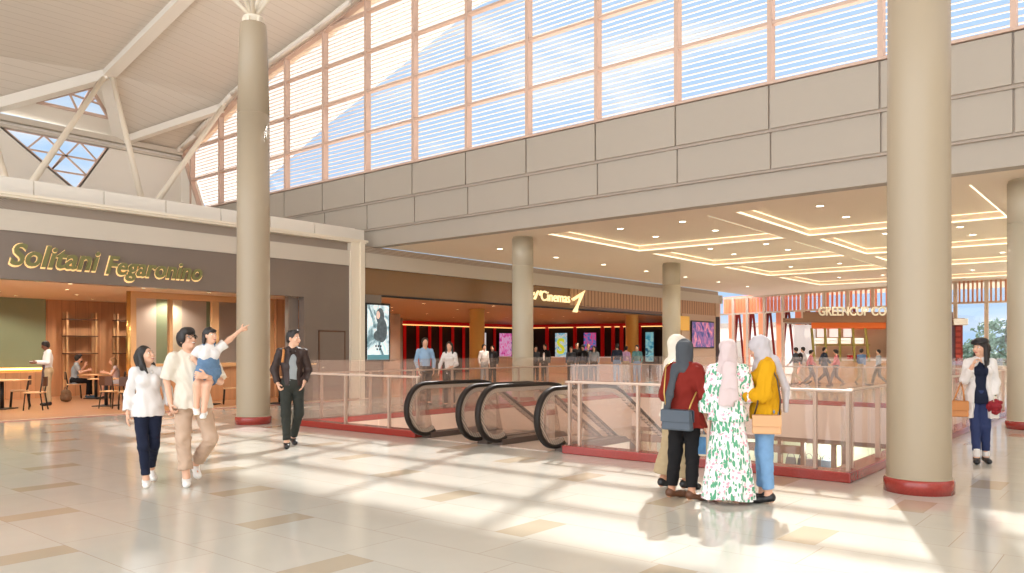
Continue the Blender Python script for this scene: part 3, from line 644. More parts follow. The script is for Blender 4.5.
for (a, b, lab, cols, sd) in ((499, 512, 'pink lit poster between golden and cream columns', [(176, 60, 150), (230, 110, 190), (250, 190, 226), (150, 80, 180)], 5),
      (524, 534, 'pale green lit poster half hidden by the cream column', [(60, 90, 70), (200, 210, 180), (240, 240, 230), (90, 110, 90)], 6),
      (555.5, 568.5, 'lit poster with a large yellow letter S on blue', [(120, 190, 220), (150, 206, 226), (236, 244, 246), (90, 170, 210)], 7),
      (584, 597.5, 'magenta and blue lit poster above the crowd', [(190, 40, 120), (230, 90, 150), (60, 130, 200), (120, 60, 160)], 8),
      (645.5, 655, 'narrow turquoise lit poster near the wood fluted wall', [(30, 120, 150), (90, 180, 200), (160, 214, 214), (40, 100, 130)], 9),
      (483, 486.5, 'white lit poster beside the golden column', [(220, 220, 224), (240, 240, 240), (250, 250, 250), (200, 200, 210)], 10)):
    qa, qb = (on_cw(a)+CN*.15, on_cw(b)+CN*.15) if a > 516 else (at_X(a, 345, -36.75), at_X(b, 345, -36.75)); w = (qb-qa).length
    t, w, h = poster(lab, 0, -w/2, w/2, .66, 2.76, cols, sd, .05, .5); m_ = (qa+qb)/2; t.location = (m_.x, m_.y, .66); t.rotation_euler = (0, 0, CA if a > 516 else 0)
    MB().box(-.06, 0, -w*.3, w*.3, -.65, 0).build('stand', M_dark, t)
    if sd == 7: o = text('letter', 'S', flatm('poster_yellow', (206, 210, 60), .7), 1.7, .004, t, bold=.05); wall_txt(o, .02, (-w*.33, .6), w*.62, 1.15)
ya, yb = at_X(690.5, 345, SX).y, at_X(713, 345, SX).y
t, w, h = poster('wide violet poster of a glowing crowd on the tan wall', SX+.07, ya, yb, 1.6, 3.1, [(60, 60, 110), (90, 90, 150), (170, 110, 160), (230, 150, 150)], 12, .07, .4)
struct('wall_niche', MB().box(-19.5, -19.44, at_X(679, 345, SX).y, at_X(688.5, 345, SX).y, 2.55, 3.3), mat('gold_niche', (214, 164, 70), .4, emit=.3, ergb=(255, 190, 80)))
# cinema sign
M_cs = mat('sign_cream', (255, 244, 196), .4, emit=.8, ergb=(255, 236, 180))
t = thing('cinema_sign', 'glowing cream cinema lettering with a slanted bolt mark on the bronze transom', 'sign', (0, 0, 0))
q0 = at_X(541, 300, SX+.02); q1 = at_X(570, 303, SX+.02)
o = text('lettering', 'Cinemas', M_cs, 1, .02, t, bold=.008); wall_txt(o, SX+.02, (q0.y, q0.z-.02), q1.y-q0.y, .42)
X = SX+.03
def pix(*P): return [tuple(at_X(a, b, X)) for a, b in P]
f = MB(); f.slab(pix((571, 299), (584.5, 290.5), (578, 306), (576.5, 312.5), (572, 312), (576.5, 304.5), (579.5, 296.5), (573, 301)), (.05, 0, 0)); f.build('bolt', M_cs, t)
f = MB(); f.slab(pix((533, 299), (537, 290.5), (538.5, 291), (535, 299.5)), (.05, 0, 0)); f.slab(pix((538.5, 295), (540, 290.5), (541, 291), (539.6, 295.5)), (.05, 0, 0)); f.slab(pix((532.5, 293), (534, 292), (534, 295), (532.8, 295.5)), (.05, 0, 0)); f.build('tick', M_cs, t)
# ---------------------------------------------------------------- glazed facade at the far end
K = [Vector((-22.38, 48.0, 0)), Vector((-8, 43.3, 0)), Vector((RX, 43.3, 0))]
def hit(px):
    d = ray(px, 349.3)
    for a, b in zip(K[:-1], K[1:]):
        e = b-a; den = d.x*(-e.y)+d.y*e.x
        if abs(den) < 1e-6: continue
        t = (a.x*(-e.y)+a.y*e.x)/den; q = Vector((d.x*t, d.y*t, 0)); s = (q-a).dot(e)/e.length_squared
        if -.001 <= s <= 1.001: return q
W = tag(empty('window_4', (0, 0, 0)), 'tall glazed facade at the far end of the mall', None, None, 'structure')
f = MB(); pxs = [718.5, 733.5, 747.5, 764.5, 783, 803, 824.5, 848, 873, 900, 928, 955.5, 986.5, 1021, 1062]
H = [hit(p) for p in pxs]
for q in H: f.box(q.x-.08, q.x+.08, q.y-.1, q.y+.1, 0, 4.85)
for a, b in zip(K[:-1], K[1:]):
    for z, hh in ((3.8, .1), (4.8, .1), (.05, .1)): f.bar(a+Vector((0, 0, z)), b+Vector((0, 0, z)), .12, hh)
f.build('mullions', mat('facade_frame', (230, 208, 186), .5), W)
f = MB()
for a, b in zip(K[:-1], K[1:]): f.quad((a.x, a.y, 0), (b.x, b.y, 0), (b.x, b.y, 4.85), (a.x, a.y, 4.85))
f.build('panes', M_glass, W, fix=False)
q = hit(950); struct('wall_sill', MB().box(q.x, RX, 43.0, 43.28, 0, .78), M_white)
def sail(n, rgb):
    m = bpy.data.materials.new(n); m.use_nodes = True; nt = m.node_tree; nt.nodes.remove(nt.nodes['Principled BSDF']); a = nt.nodes.new('ShaderNodeBsdfTranslucent'); b = nt.nodes.new('ShaderNodeBsdfDiffuse'); c = nt.nodes.new('ShaderNodeMixShader')
    a.inputs[0].default_value = lin(rgb)+(1,); b.inputs[0].default_value = lin(rgb)+(1,); c.inputs[0].default_value = .4; nt.links.new(a.outputs[0], c.inputs[1]); nt.links.new(b.outputs[0], c.inputs[2]); nt.links.new(c.outputs[0], nt.nodes['Material Output'].inputs[0]); return m
M_or = sail('orange_fin', (250, 186, 156)); M_dr = sail('dark_red_fin', (160, 84, 76))
out = Vector((.31, .95, 0))*.5
for i, (a, b) in enumerate(zip(H[:9], H[1:10])):
    w = (b-a).length; e = (b-a).normalized(); o = a+out
    def fin(u, ww, z0, z1, m, lab, g, tilt=0.):
        f = MB(); p = o+e*(u*w); q_ = o+e*(u*w+tilt); f.bar(q_+Vector((0, 0, z0)), p+Vector((0, 0, z1)), .05, ww, up=e)
        tag(f.build('screen_fin', m), lab, 'facade fin', g)
    if i < 6: fin(.52, .5, -.5, 3.8, M_or, 'broad orange upright fin outside the far glass', 'orange fins outside the glass', .1)
    if i < 7: 
        fin(.9, .16, 1.9, 3.8, M_dr, 'dark red slanting fin outside the far glass', 'dark red fins outside the glass', -.2); fin(.76, .16, 2.0, 3.8, M_dr, 'dark red slanting fin outside the far glass', 'dark red fins outside the glass', -.1)
        fin(1.02, .14, -.4, 3.8, M_dr, 'dark red slanting fin outside the far glass', 'dark red fins outside the glass', .5)
    for k in range(5):
        ww = w/5*(.95-.09*i); fin((k+.5)/5, ww, 3.82, 4.95, M_or, 'short orange fin in the upper band of the far glass', 'short orange fins high outside the glass')
f = MB()
for a, b in zip(H[9:], H[10:]):
    for k in range(1, 7): x = a.x+(b.x-a.x)*k/7; f.box(x-.04, x+.04, 43.2, 43.26, 3.8, 4.85)
f.build('screen_bars', mat('pale_orange', (226, 160, 124), .5), W)
struct('ground', MB().box(-160, 200, 50, 260, -5.4, -5.2), mat('outdoor_ground', (150, 146, 138), .8))
bl = thing('office_building', 'plain pale building beyond the orange fins', 'building', (-29, 56, -5.2)); MB().box(-9, 9.2, 0, 6, 0, 8.4).build('walls', mat('far_pale', (232, 222, 212), .7), bl)
f = MB()
for i in range(6): f.box(-8+i*2.9, -6.4+i*2.9, -.04, .02, 5.6, 7.4)
f.build('window_band', M_joint, bl); MB().box(-9.2, 9.4, -.2, 6.2, 8.4, 8.7).build('roof', M_joint, bl)
struct('wall_right', MB().box(RX, RX+.3, 16.5, 49, -.2, 4.85), M_plain)
# ---------------------------------------------------------------- coffee kiosk, parallel to the picture
s = 36/784.6; KO = at_d(873, 36)
ko = thing('coffee_kiosk', 'coffee kiosk with brown canopy and raised cream letters beyond the void', 'kiosk', KO, YAW)
def kx(px): return (px-873)*s
def kz(py): return 1.55+(349.3-py)*s
M_kb = mat('kiosk_brown', (150, 112, 86), .5)
def kpoly(x0, x1, z0, z1, y0=0., y1=2.6): return [(x0+y0*.46, y0, z0), (x1+y0*.46, y0, z0), (x1+y1*.46, y1, z0), (x0+y1*.46, y1, z0)], (0, 0, z1-z0)
f = MB(); f.slab(*kpoly(kx(783), kx(965), kz(322.4), kz(318.2))); f.slab(*kpoly(kx(803), kx(953), kz(318.2), kz(312))); f.build('canopy', M_kb, ko)
MB().slab(*kpoly(kx(953), kx(967), kz(325), kz(319), -.4, 2.6)).build('end_slab', M_white, ko)
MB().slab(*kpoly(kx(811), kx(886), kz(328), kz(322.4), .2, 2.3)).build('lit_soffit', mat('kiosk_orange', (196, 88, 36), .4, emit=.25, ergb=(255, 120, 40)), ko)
M_ol = mat('olive_post', (160, 146, 70), .4)
for a, b in ((814, 817), (827.5, 829), (842, 843), (855.5, 857.5), (868, 872)):
    MB().bar((kx(b), .3, kz(362)), (kx(a), .3, kz(328)), .09, .09, (0, 1, 0)).build('post', M_ol, ko)
MB().box(kx(816), kx(873), .28, .34, kz(345.5), kz(344.5)).build('post_rail', M_ol, ko)
t = MB().box(kx(812), kx(950), .35, 1.0, 0, 1.02).build('counter', M_lwood, ko); MB().box(kx(811), kx(951), .28, 1.05, 1.02, 1.07).build('counter_top', M_steel, ko)
MB().box(kx(814)+1.0, kx(950)+1, 2.3, 2.4, 0, kz(322.4)).build('rear_wall', mat('kiosk_wall', (214, 190, 164), .5), ko)
M_menu = mat('menu_white', (250, 244, 230), .4, emit=.75)
for a, b in ((818, 827), (831, 841), (844, 854.5), (858.5, 867.5)):
    mb = MB().box(kx(a), kx(b), .4, .46, kz(343.5), kz(338)).build('menu_board', M_menu, ko); MB().tube([(kx(a)+.05+i*(kx(b)-kx(a)-.1)/9, .395, kz(340+(i % 2)*1.6)) for i in range(10)], .012, 5).build('print', M_dwood, mb)
    MB().box(kx(a), kx(b), 1.6, 1.65, kz(336.5), kz(328)).build('lit_panel', mat('kiosk_lit', (240, 236, 232), .4, emit=.7), ko)
MB().slab(*kpoly(kx(955.5), kx(963), 0, kz(325), .1, 2.5)).build('shutter_wall', mat('oxblood', (140, 40, 36), .5), ko)
f = MB()
for i in range(9): f.box(kx(956.5), kx(961.5), .06, .1, .35+i*.26, .5+i*.26)
f.build('shutter_slats', mat('oxblood_light', (176, 70, 60), .5), ko)
o = text('lettering', 'GREENCUP COFFEE', M_menu if 0 else mat('letter_cream', (244, 232, 206), .4, emit=.2), 1, .04, ko, bold=.015)
xs = [v.co.x for v in o.data.vertices]; sc_ = (kx(905)-kx(818))/(max(xs)-min(xs))
ysx = [v.co.y for v in o.data.vertices]; sy_ = .42/(max(ysx)-min(ysx))
for v in o.data.vertices: v.co.x *= sc_; v.co.y *= sy_
o.location = (kx(818), -.02, kz(315.5)); o.rotation_euler = (PI/2, 0, 0)
for px, c, w, la in ((850, (214, 40, 30), .2, 'red box on the kiosk counter'), (858, (190, 40, 36), .16, 'small red tin on the kiosk counter'), (866, (230, 120, 60), .3, 'orange basket on the kiosk counter'), (838, (70, 50, 36), .24, 'dark coffee machine on the kiosk counter')):
    p = at_d(px, 36.6, 1.07+.01); t = thing('counter_item', la, 'container', p, YAW)
    MB().box(-w/2, w/2, -.12, .12, 0, .2).build('body', mat('ci%d' % px, c, .4), t, bevel=.02); MB().box(-w/2-.01, w/2+.01, -.13, .13, .2, .225).build('lid', M_steel, t)
wb = thing('white_board', 'tall white display board left of the kiosk posts'.replace('left of', 'standing beside'), 'board', at_d(806, 38.9), YAW)
MB().box(-.62, .62, -.03, .03, kz(355), 2.75).build('panel', mat('board_white', (246, 244, 246), .4, emit=.35), wb)
for sx in (-.5, .5): MB().box(sx-.03, sx+.03, .03, .09, 0, 2.6).build('leg', M_steel, wb)
lamp('kiosk_light', 'POINT', tuple(at_d(850, 37.4, 2.72)), 120, (1, .9, .76), None, .04)
# ---------------------------------------------------------------- storey below
M_disp = mat('display_wall', (226, 240, 218), .5)
struct('wall_lower', MB().box(-24, RX, 24.4, 24.6, -5, -.95), M_disp, label='pale green display wall in the shop one storey below')
f = MB()
for px in (780, 803, 833.5, 844, 700, 640, 878): x = at_Y(px, 450, VY1+.35).x; f.box(x-.055, x+.055, VY1+.3, VY1+.45, -5, -.95)
f.box(-24, RX, VY1+.2, VY1+.5, -1.1, -.9); f.box(-24, at_Y(801, 450, VY1+.35).x, VY1+.25, VY1+.4, -1.45, -1.22); f.box(-24, at_Y(801, 450, VY1+.35).x, VY1+.25, VY1+.4, -1.0, -.9)
struct('trim_14', f, mat('lower_frame', (150, 118, 96), .5))
struct('wall_lower_side', MB().box(-13.6, -13.4, 9, 24, -5, -.95).box(-2.4, -2.2, 9, 24, -5, -.95).box(-13.4, -2.4, 8.9, 9.1, -5, -.95), mat('lower_wall', (206, 180, 160), .6))
shf = thing('display_shelf', 'white shelf with handbags in the shop one storey below', 'shelf', (-6.8, 23.6, -5)); MB().box(-3.5, 4, -.25, .25, 2.96, 3.0).build('board', M_white, shf)
for x in (-3.4, 0, 3.9): MB().box(x-.03, x+.03, -.2, .2, 0, 2.96).build('support', M_white, shf)
def bag_small(px, c, label, w=.34, h=.3):
    p = at_Y(px, 470, 23.6); t = thing('handbag', label, 'handbag', (p.x, 23.6, -1.998), 0, 'bags in the shop below')
    f = MB(); f.add([(-w/2, -.08, 0), (w/2, -.08, 0), (w/2, .08, 0), (-w/2, .08, 0), (-w*.42, -.04, h), (w*.42, -.04, h), (w*.42, .04, h), (-w*.42, .04, h)], [(0, 3, 2, 1), (4, 5, 6, 7), (0, 1, 5, 4), (1, 2, 6, 5), (2, 3, 7, 6), (3, 0, 4, 7)])
    f.build('body', mat('bag%d' % px, c, .5), t, bevel=.03)
    MB().tube([(-.1*math.cos(a)*1.1, 0, h-.02+.17*math.sin(a)) for a in np.linspace(0, PI, 9)], .012, 6).build('strap', mat('bag%d' % px, c, .5), t)
for px, c, la in ((791, (120, 126, 132), 'grey handbag alone in the first lit bay below'), (803, (96, 100, 110), 'dark grey handbag beside the frame post below'), (809, (140, 132, 136), 'taupe handbag second in the lit bay below'), (817, (104, 108, 116), 'slate handbag just behind the railing post'), (826, (110, 140, 170), 'blue handbag below near the railing corner')): bag_small(px, c, la)
for x in (-12.2, -10.4, -6.2, -4.0): lamp('lower_fill', 'POINT', (x, 9.98, -1.15), 110, (1, .9, .82), None, .05)  # fill lamps added out of view to brighten the storey below
for x in (-7.5, -4.5, -11): lamp('display_light', 'POINT', (x, 23.7, -1.3), 60, (.95, 1, .88), None, .15)
# ---------------------------------------------------------------- railings
M_post = mat('rail_post', (196, 172, 156), .35, metal=.3); M_hr = mat('hand_rail', (202, 180, 165), .4)
def railing(label, a, b, side, posts, hz=1.07):
    """a->b along the outer face of the kerb; `side` unit vector towards the void"""
    a = Vector((a[0], a[1], 0)); b = Vector((b[0], b[1], 0)); e = (b-a).normalized(); ln = (b-a).length; s_ = Vector((side[0], side[1], 0))
    t = thing('glass_railing', label, 'railing', a); R = lambda u, v, z: e*u+s_*v+Vector((0, 0, z))
    f = MB(); f.slab([R(0, 0, 0), R(ln, 0, 0), R(ln, .28, 0), R(0, .28, 0)], (0, 0, .12)); f.build('granite_kerb', M_red, t, bevel=.012)
    MB().bar(R(0, .11, hz-.01), R(ln, .11, hz-.01), .06, .035).build('handrail', M_hr, t, bevel=.012)
    n = max(1, round(ln/1.25)); g = MB()
    for i in range(n):
        u0, u1 = ln*i/n+.012, ln*(i+1)/n-.012
        MB().quad(*[tuple(q) for q in (R(u0, .2, .1), R(u1, .2, .1), R(u1, .2, 1.33), R(u0, .2, 1.33))]).build('glass_panel', M_rglass, t, fix=False)
    for u in posts:
        f = MB(); f.slab([R(u-.02, .09, .12), R(u+.02, .09, .12), R(u+.02, .15, .12), R(u-.02, .15, .12)], (0, 0, .93)); 
        f.build('post', M_post, t, bevel=.005)
    return t
railing('glass railing with red granite kerb between leather jacket man and escalators', (-13.6, 9.47), (EX0, 9.47), (0, 1), [.06, 1.5, 2.75, 3.5])
railing('glass railing with red granite kerb behind the group of four women', (EX1, 9.47), (-2.77, 9.47), (0, 1), [.06, .24, 1.23, 2.3, 3.67, 4.05])
railing('glass railing with red kerb running past the massive column towards the facade', (-2.77, 9.76), (-2.77, 22.21), (-1, 0), [.12+1.18*k for k in range(0, 11)])
railing('glass railing on the cinema side of the void', (-13.6, 9.76), (-13.6, 22.21), (1, 0), [.3+1.3*k for k in range(0, 10)])
railing('glass railing across the far end of the void', (-13.6, 22.5), (-2.77, 22.5), (0, -1), [.1]+[1.23*k for k in range(1, 8)]+[9.7])
# ---------------------------------------------------------------- escalators
M_rub = mat('handrail_rubber', (34, 26, 22), .5, spec=.3); M_eg = glass('escalator_glass', (.96, .92, .9), .12, haze=.12)
M_brush = ramp_mat('brushed_band', ((190, 172, 156), (96, 84, 76)), .3, lambda nt, x, y, z: line(nt, mathn(nt, 'ADD', y, mathn(nt, 'MULTIPLY', z, .8)), .05, 100, .02), .05)
M_step = mat('step_metal', (120, 112, 108), .35, metal=.6); M_skirt = mat('skirt_metal', (104, 90, 82), .35, metal=.4); M_truss = mat('truss_panel', (196, 170, 154), .4)
TS = math.tan(math.radians(30))
def path(off, zt=1.0, y0=9.54, zc=.52, r=.46):
    """side profile (y,z) `off` inside the outer handrail line: newel ring, level top, slope down, lower newel"""
    r2 = r-off; P = []
    for k in range(25):
        a = math.radians(-62-k*(208-0)/24)   # from under the ring round the front to the top
        P.append((y0+r2*math.cos(a), zc+r2*math.sin(a)))
    P = [p for p in P]
    top = zc+r2
    P += [(10.2, top), (10.9, top-.005), (11.2, top-.04), (11.45, top-.14)]
    y1, z1 = 11.45, top-.14; yb = y1+(z1-(top-4.86))/TS
    P += [(y1+(yb-y1)*k/6, z1+(top-4.86-z1)*k/6) for k in range(1, 7)]
    P += [(yb+.3, top-4.97), (yb+1.4, top-5.0)]
    ye = yb+1.4
    for k in range(1, 17): a = math.radians(90-k*208/16); P.append((ye+r2*math.cos(a), zc-5+r2*math.sin(a)))
    return P
def escalator(label, x0, x1):
    t = thing('escalator', label, 'escalator', (0, 0, 0), 0, None)
    for x in (x0, x1):
        MB().sweep([(x, y, z) for y, z in path(0)], [(-.012, -.03), (-.012, .03), (.0, .05), (.03, .05), (.06, .03), (.06, -.03), (.03, -.05), (.0, -.05)], up=(1, 0, 0)).build('handrail', M_rub, t)
        MB().sweep([(x, y, z) for y, z in path(.07)], [(-.03, -.035), (-.03, .035), (.045, .035), (.045, -.035)], up=(1, 0, 0), smooth=False).build('newel_band', M_brush, t)
        P = path(.1); lowp = [(y, z-.0) for y, z in P]
        n = len(P); up = P[12:-8]; g = MB(); vs = []
        # glass: fan in the newel, then strip down to the skirt
        c = (9.6, .1); F = P[:25]
        g.add([(x, 9.54, .06)]+[(x, y, z) for y, z in F]+[(x, 9.54, .88)], [tuple(range(0, len(F)+2))])
        top = [(9.54, .88)]+P[25:-16]
        def base(y): return .1 if y < 11.3 else max(.1-(y-11.3)*TS, -4.9)
        for (ya, za), (yb, zb) in zip(top[:-1], top[1:]): g.quad((x, ya, base(ya)), (x, yb, base(yb)), (x, yb, zb), (x, ya, za))
        g.build('balustrade_glass', M_eg, t, fix=False)
        k = MB(); sgn = -1 if x == x0 else 1
        prof = [(9.62, .0), (9.62, .1), (11.3, .1), (19.96, -4.9), (21.4, -4.9), (21.4, -5.0), (19.75, -5.0), (11.1, .0)]
        k.slab([(x-.06*1-(.1 if sgn < 0 else 0), y, z) for y, z in prof], (.22, 0, 0)); k.build('skirt', M_skirt, t)
        k = MB(); k.slab([(x+sgn*.13, y, z) for y, z in [(11.0, -.1), (11.3, .06), (19.9, -4.9), (19.9, -5.0), (18.9, -5.0), (11.0, -.75)]], (.02*sgn, 0, 0)); k.build('side_cladding', M_truss, t)
    f = MB(); y, z = 11.5, -.02
    while z > -4.95: f.box(x0+.1, x1-.1, y, y+.4, z-.23, z); f.box(x0+.1, x1-.1, y+.0, y+.02, z-.23, z+.001); y += .4; z -= .23
    f.build('steps', M_step, t); t_ = MB().box(x0+.1, x1-.1, 9.5, 11.5, .001, .012).build('landing_plate', mat('landing_steel', (204, 184, 170), .3, metal=.2), t)
    MB().slab([(x0+.1, 11.2, -.3), (x0+.1, 19.7, -5.2), (x0+.1, 18.5, -5.2), (x0+.1, 11.2, -1.0)], (x1-x0-.2, 0, 0)).build('truss', M_truss, t)
    return t
escalator('escalator with black handrails nearest the leather jacket man', -9.86, -8.65)
escalator('escalator with black handrails nearest the group of women', -8.23, -7.06)
# ---------------------------------------------------------------- soft bodies: distance fields on a grid, meshed with surface nets
def nets(f, lo, h):
    s = f < 0; nx, ny, nz = f.shape
    c = [s[i:nx-1+i, j:ny-1+j, k:nz-1+k] for i in (0, 1) for j in (0, 1) for k in (0, 1)]
    al = c[0].copy(); an = c[0].copy()
    for q in c[1:]: al &= q; an |= q
    I = np.argwhere(an & ~al)
    if len(I) == 0: return np.zeros((0, 3)), np.zeros((0, 4), int)
    idx = -np.ones((nx-1, ny-1, nz-1), np.int64); idx[I[:, 0], I[:, 1], I[:, 2]] = np.arange(len(I))
    V = np.array([f[I[:, 0]+i, I[:, 1]+j, I[:, 2]+k] for i in (0, 1) for j in (0, 1) for k in (0, 1)])
    C = np.array([(i, j, k) for i in (0, 1) for j in (0, 1) for k in (0, 1)], float)
    acc = np.zeros((len(I), 3)); n = np.zeros(len(I))
    for a in range(8):
        for b in range(a+1, 8):
            if np.abs(C[a]-C[b]).sum() != 1: continue
            m = (V[a] < 0) != (V[b] < 0); t = V[a]/np.where(m, V[a]-V[b], 1)
            acc += np.where(m[:, None], C[a]+(C[b]-C[a])*t[:, None], 0); n += m
    P = np.array(lo)+(I+acc/n[:, None])*h; Q = []
    for ax in range(3):
        sh = [slice(None)]*3; a = list(sh); b = list(sh); a[ax] = slice(0, -1); b[ax] = slice(1, None)
        A, B = s[tuple(a)], s[tuple(b)]; o1, o2 = (ax+1) % 3, (ax+2) % 3
        E = np.argwhere(A != B); E = E[(E[:, o1] > 0) & (E[:, o2] > 0) & (E[:, o1] < f.shape[o1]-1) & (E[:, o2] < f.shape[o2]-1)]
        d1 = np.zeros(3, int); d1[o1] = 1; d2 = np.zeros(3, int); d2[o2] = 1
        g = lambda q: idx[q[:, 0], q[:, 1], q[:, 2]]
        q = np.stack([g(E-d1-d2), g(E-d2), g(E), g(E-d1)], 1)
        fl = ~A[E[:, 0], E[:, 1], E[:, 2]]; q[fl] = q[fl][:, ::-1]; Q.append(q)
    return P, np.concatenate(Q)
def basis(right, up):
    r = np.array(right, float); r /= np.linalg.norm(r); u = np.array(up, float); u -= r*u.dot(r); u /= np.linalg.norm(u)
    return np.array([r, np.cross(u, r), u])          # rows: right, forward, up
ID = np.eye(3)
class Field:
    """ops in order: ('e',c,r,basis) ellipsoid, ('c',a,b,ra,rb,flat) tapered limb; k blend; sub removes; ('p',point,normal) keeps the side the normal points away from"""
    def __init__(s, h=.008): s.ops = []; s.h = h
    def e(s, c, r, B=None, k=.03, sub=False): s.ops.append(('e', np.array(c, float), np.array(r if hasattr(r, '__len__') else (r,)*3, float), ID if B is None else B, k, sub)); return s
    def c(s, a, b, ra, rb, k=.03, flat=False, sub=False, sq=None): s.ops.append(('c', np.array(a, float), np.array(b, float), ra, rb, k, flat, sub, sq)); return s
    def chain(s, pts, rs, k=.03, flat=False):
        for i in range(len(pts)-1): s.c(pts[i], pts[i+1], rs[i], rs[i+1], k, flat and i == len(pts)-2)
        return s
    def p(s, p, n): s.ops.append(('p', np.array(p, float), np.array(n, float)/np.linalg.norm(n))); return s
    def mesh(s, amp=0., freq=9., seed=0, vert=(1, 1, 1), shell=None):
        lo = np.array([9.]*3); hi = -lo
        for o in s.ops:
            if o[0] == 'e' and not o[5]: m = o[2].max(); lo = np.minimum(lo, o[1]-m); hi = np.maximum(hi, o[1]+m)
            if o[0] == 'c' and not o[7]:
                m = max(o[3], o[4])
                for q in (o[1], o[2]): lo = np.minimum(lo, q-m); hi = np.maximum(hi, q+m)
        lo -= .03; hi += .03; h = s.h; N = np.ceil((hi-lo)/h).astype(int)+1
        F = np.full(N, .15, np.float32); ax = [lo[i]+h*np.arange(N[i]) for i in range(3)]
        for o in s.ops:
            if o[0] == 'p':
                d = (ax[0][:, None, None]-o[1][0])*o[2][0]+(ax[1][None, :, None]-o[1][1])*o[2][1]+(ax[2][None, None, :]-o[1][2])*o[2][2]
                F = np.maximum(F, d.astype(np.float32)); continue
            sub = o[5] if o[0] == 'e' else o[7]; k = o[4] if o[0] == 'e' else o[5]; mg = max(k, .01)+2*h+.01
            if o[0] == 'e': a = o[1]-o[2].max()-mg; b = o[1]+o[2].max()+mg
            else: mr = max(o[3], o[4])+mg; a = np.minimum(o[1], o[2])-mr; b = np.maximum(o[1], o[2])+mr
            i0 = np.clip(((a-lo)/h).astype(int), 0, N); i1 = np.clip(((b-lo)/h).astype(int)+2, 0, N)
            if (i1 <= i0).any(): continue
            sl = tuple(slice(i0[i], i1[i]) for i in range(3))
            X = ax[0][sl[0]][:, None, None]; Y = ax[1][sl[1]][None, :, None]; Z = ax[2][sl[2]][None, None, :]
            if o[0] == 'e':
                x, y, z = X-o[1][0], Y-o[1][1], Z-o[1][2]; B = o[3]; r = o[2]
                u = [B[i][0]*x+B[i][1]*y+B[i][2]*z for i in range(3)]
                k0 = np.sqrt(sum((u[i]/r[i])**2 for i in range(3))); k1 = np.sqrt(sum((u[i]/r[i]**2)**2 for i in range(3)))+1e-9
                d = k0*(k0-1)/k1
            else:
                A, Bq, ra, rb = o[1:5]; ba = Bq-A; L2 = ba.dot(ba)+1e-9
                px, py, pz = X-A[0], Y-A[1], Z-A[2]
                t = np.clip((px*ba[0]+py*ba[1]+pz*ba[2])/L2, 0, 1)
                dx, dy, dz = px-ba[0]*t, py-ba[1]*t, pz-ba[2]*t
                if o[8] is not None: dx = dx/o[8][0]; dy = dy/o[8][1]; dz = dz/o[8][2]
                d = np.sqrt(dx**2+dy**2+dz**2)-(ra+(rb-ra)*t)
                if o[6]:
                    n = ba/math.sqrt(L2); d = np.maximum(d, (X-Bq[0])*n[0]+(Y-Bq[1])*n[1]+(Z-Bq[2])*n[2])
            d = d.astype(np.float32); f = F[sl]
            if sub: F[sl] = np.maximum(f, -d)
            else:
                kk = max(k, 1e-4); hh = np.clip(.5+.5*(f-d)/kk, 0, 1); F[sl] = f*(1-hh)+d*hh-kk*hh*(1-hh)
        if amp:
            X = ax[0][:, None, None]*vert[0]; Y = ax[1][None, :, None]*vert[1]; Z = ax[2][None, None, :]*vert[2]; q = freq; r = random.Random(seed); ph = [r.uniform(0, 6) for _ in range(6)]
            w = np.sin(q*.6*(Y+Z)+ph[0])+np.sin(q*.7*(X-Z)+ph[1])
            F = F+(amp*(np.sin(q*(1.3*X+.5*Z)+1.6*w+ph[2])*.5+np.sin(q*1.7*(.6*Z-Y+.3*X)+1.3*w+ph[3])*.35+np.sin(q*2.9*(Z*.8+Y-X*.5)+w+ph[4])*.25)).astype(np.float32)
        return nets(F, lo, h)
def soft(name, fld, m, parent, **k):
    P, Q = fld.mesh(**k); me = bpy.data.meshes.new(name)
    me.vertices.add(len(P)); me.vertices.foreach_set('co', P.astype(np.float32).ravel())
    me.loops.add(len(Q)*4); me.loops.foreach_set('vertex_index', Q.ravel().astype(np.int32)); me.polygons.add(len(Q))
    me.polygons.foreach_set('loop_start', np.arange(len(Q), dtype=np.int32)*4); me.polygons.foreach_set('loop_total', np.full(len(Q), 4, np.int32))
    me.polygons.foreach_set('use_smooth', np.ones(len(Q), bool)); me.update(calc_edges=True); me.validate()
    me.materials.append(m); o = bpy.data.objects.new(name, me); COL.objects.link(o); o.parent = parent; return o
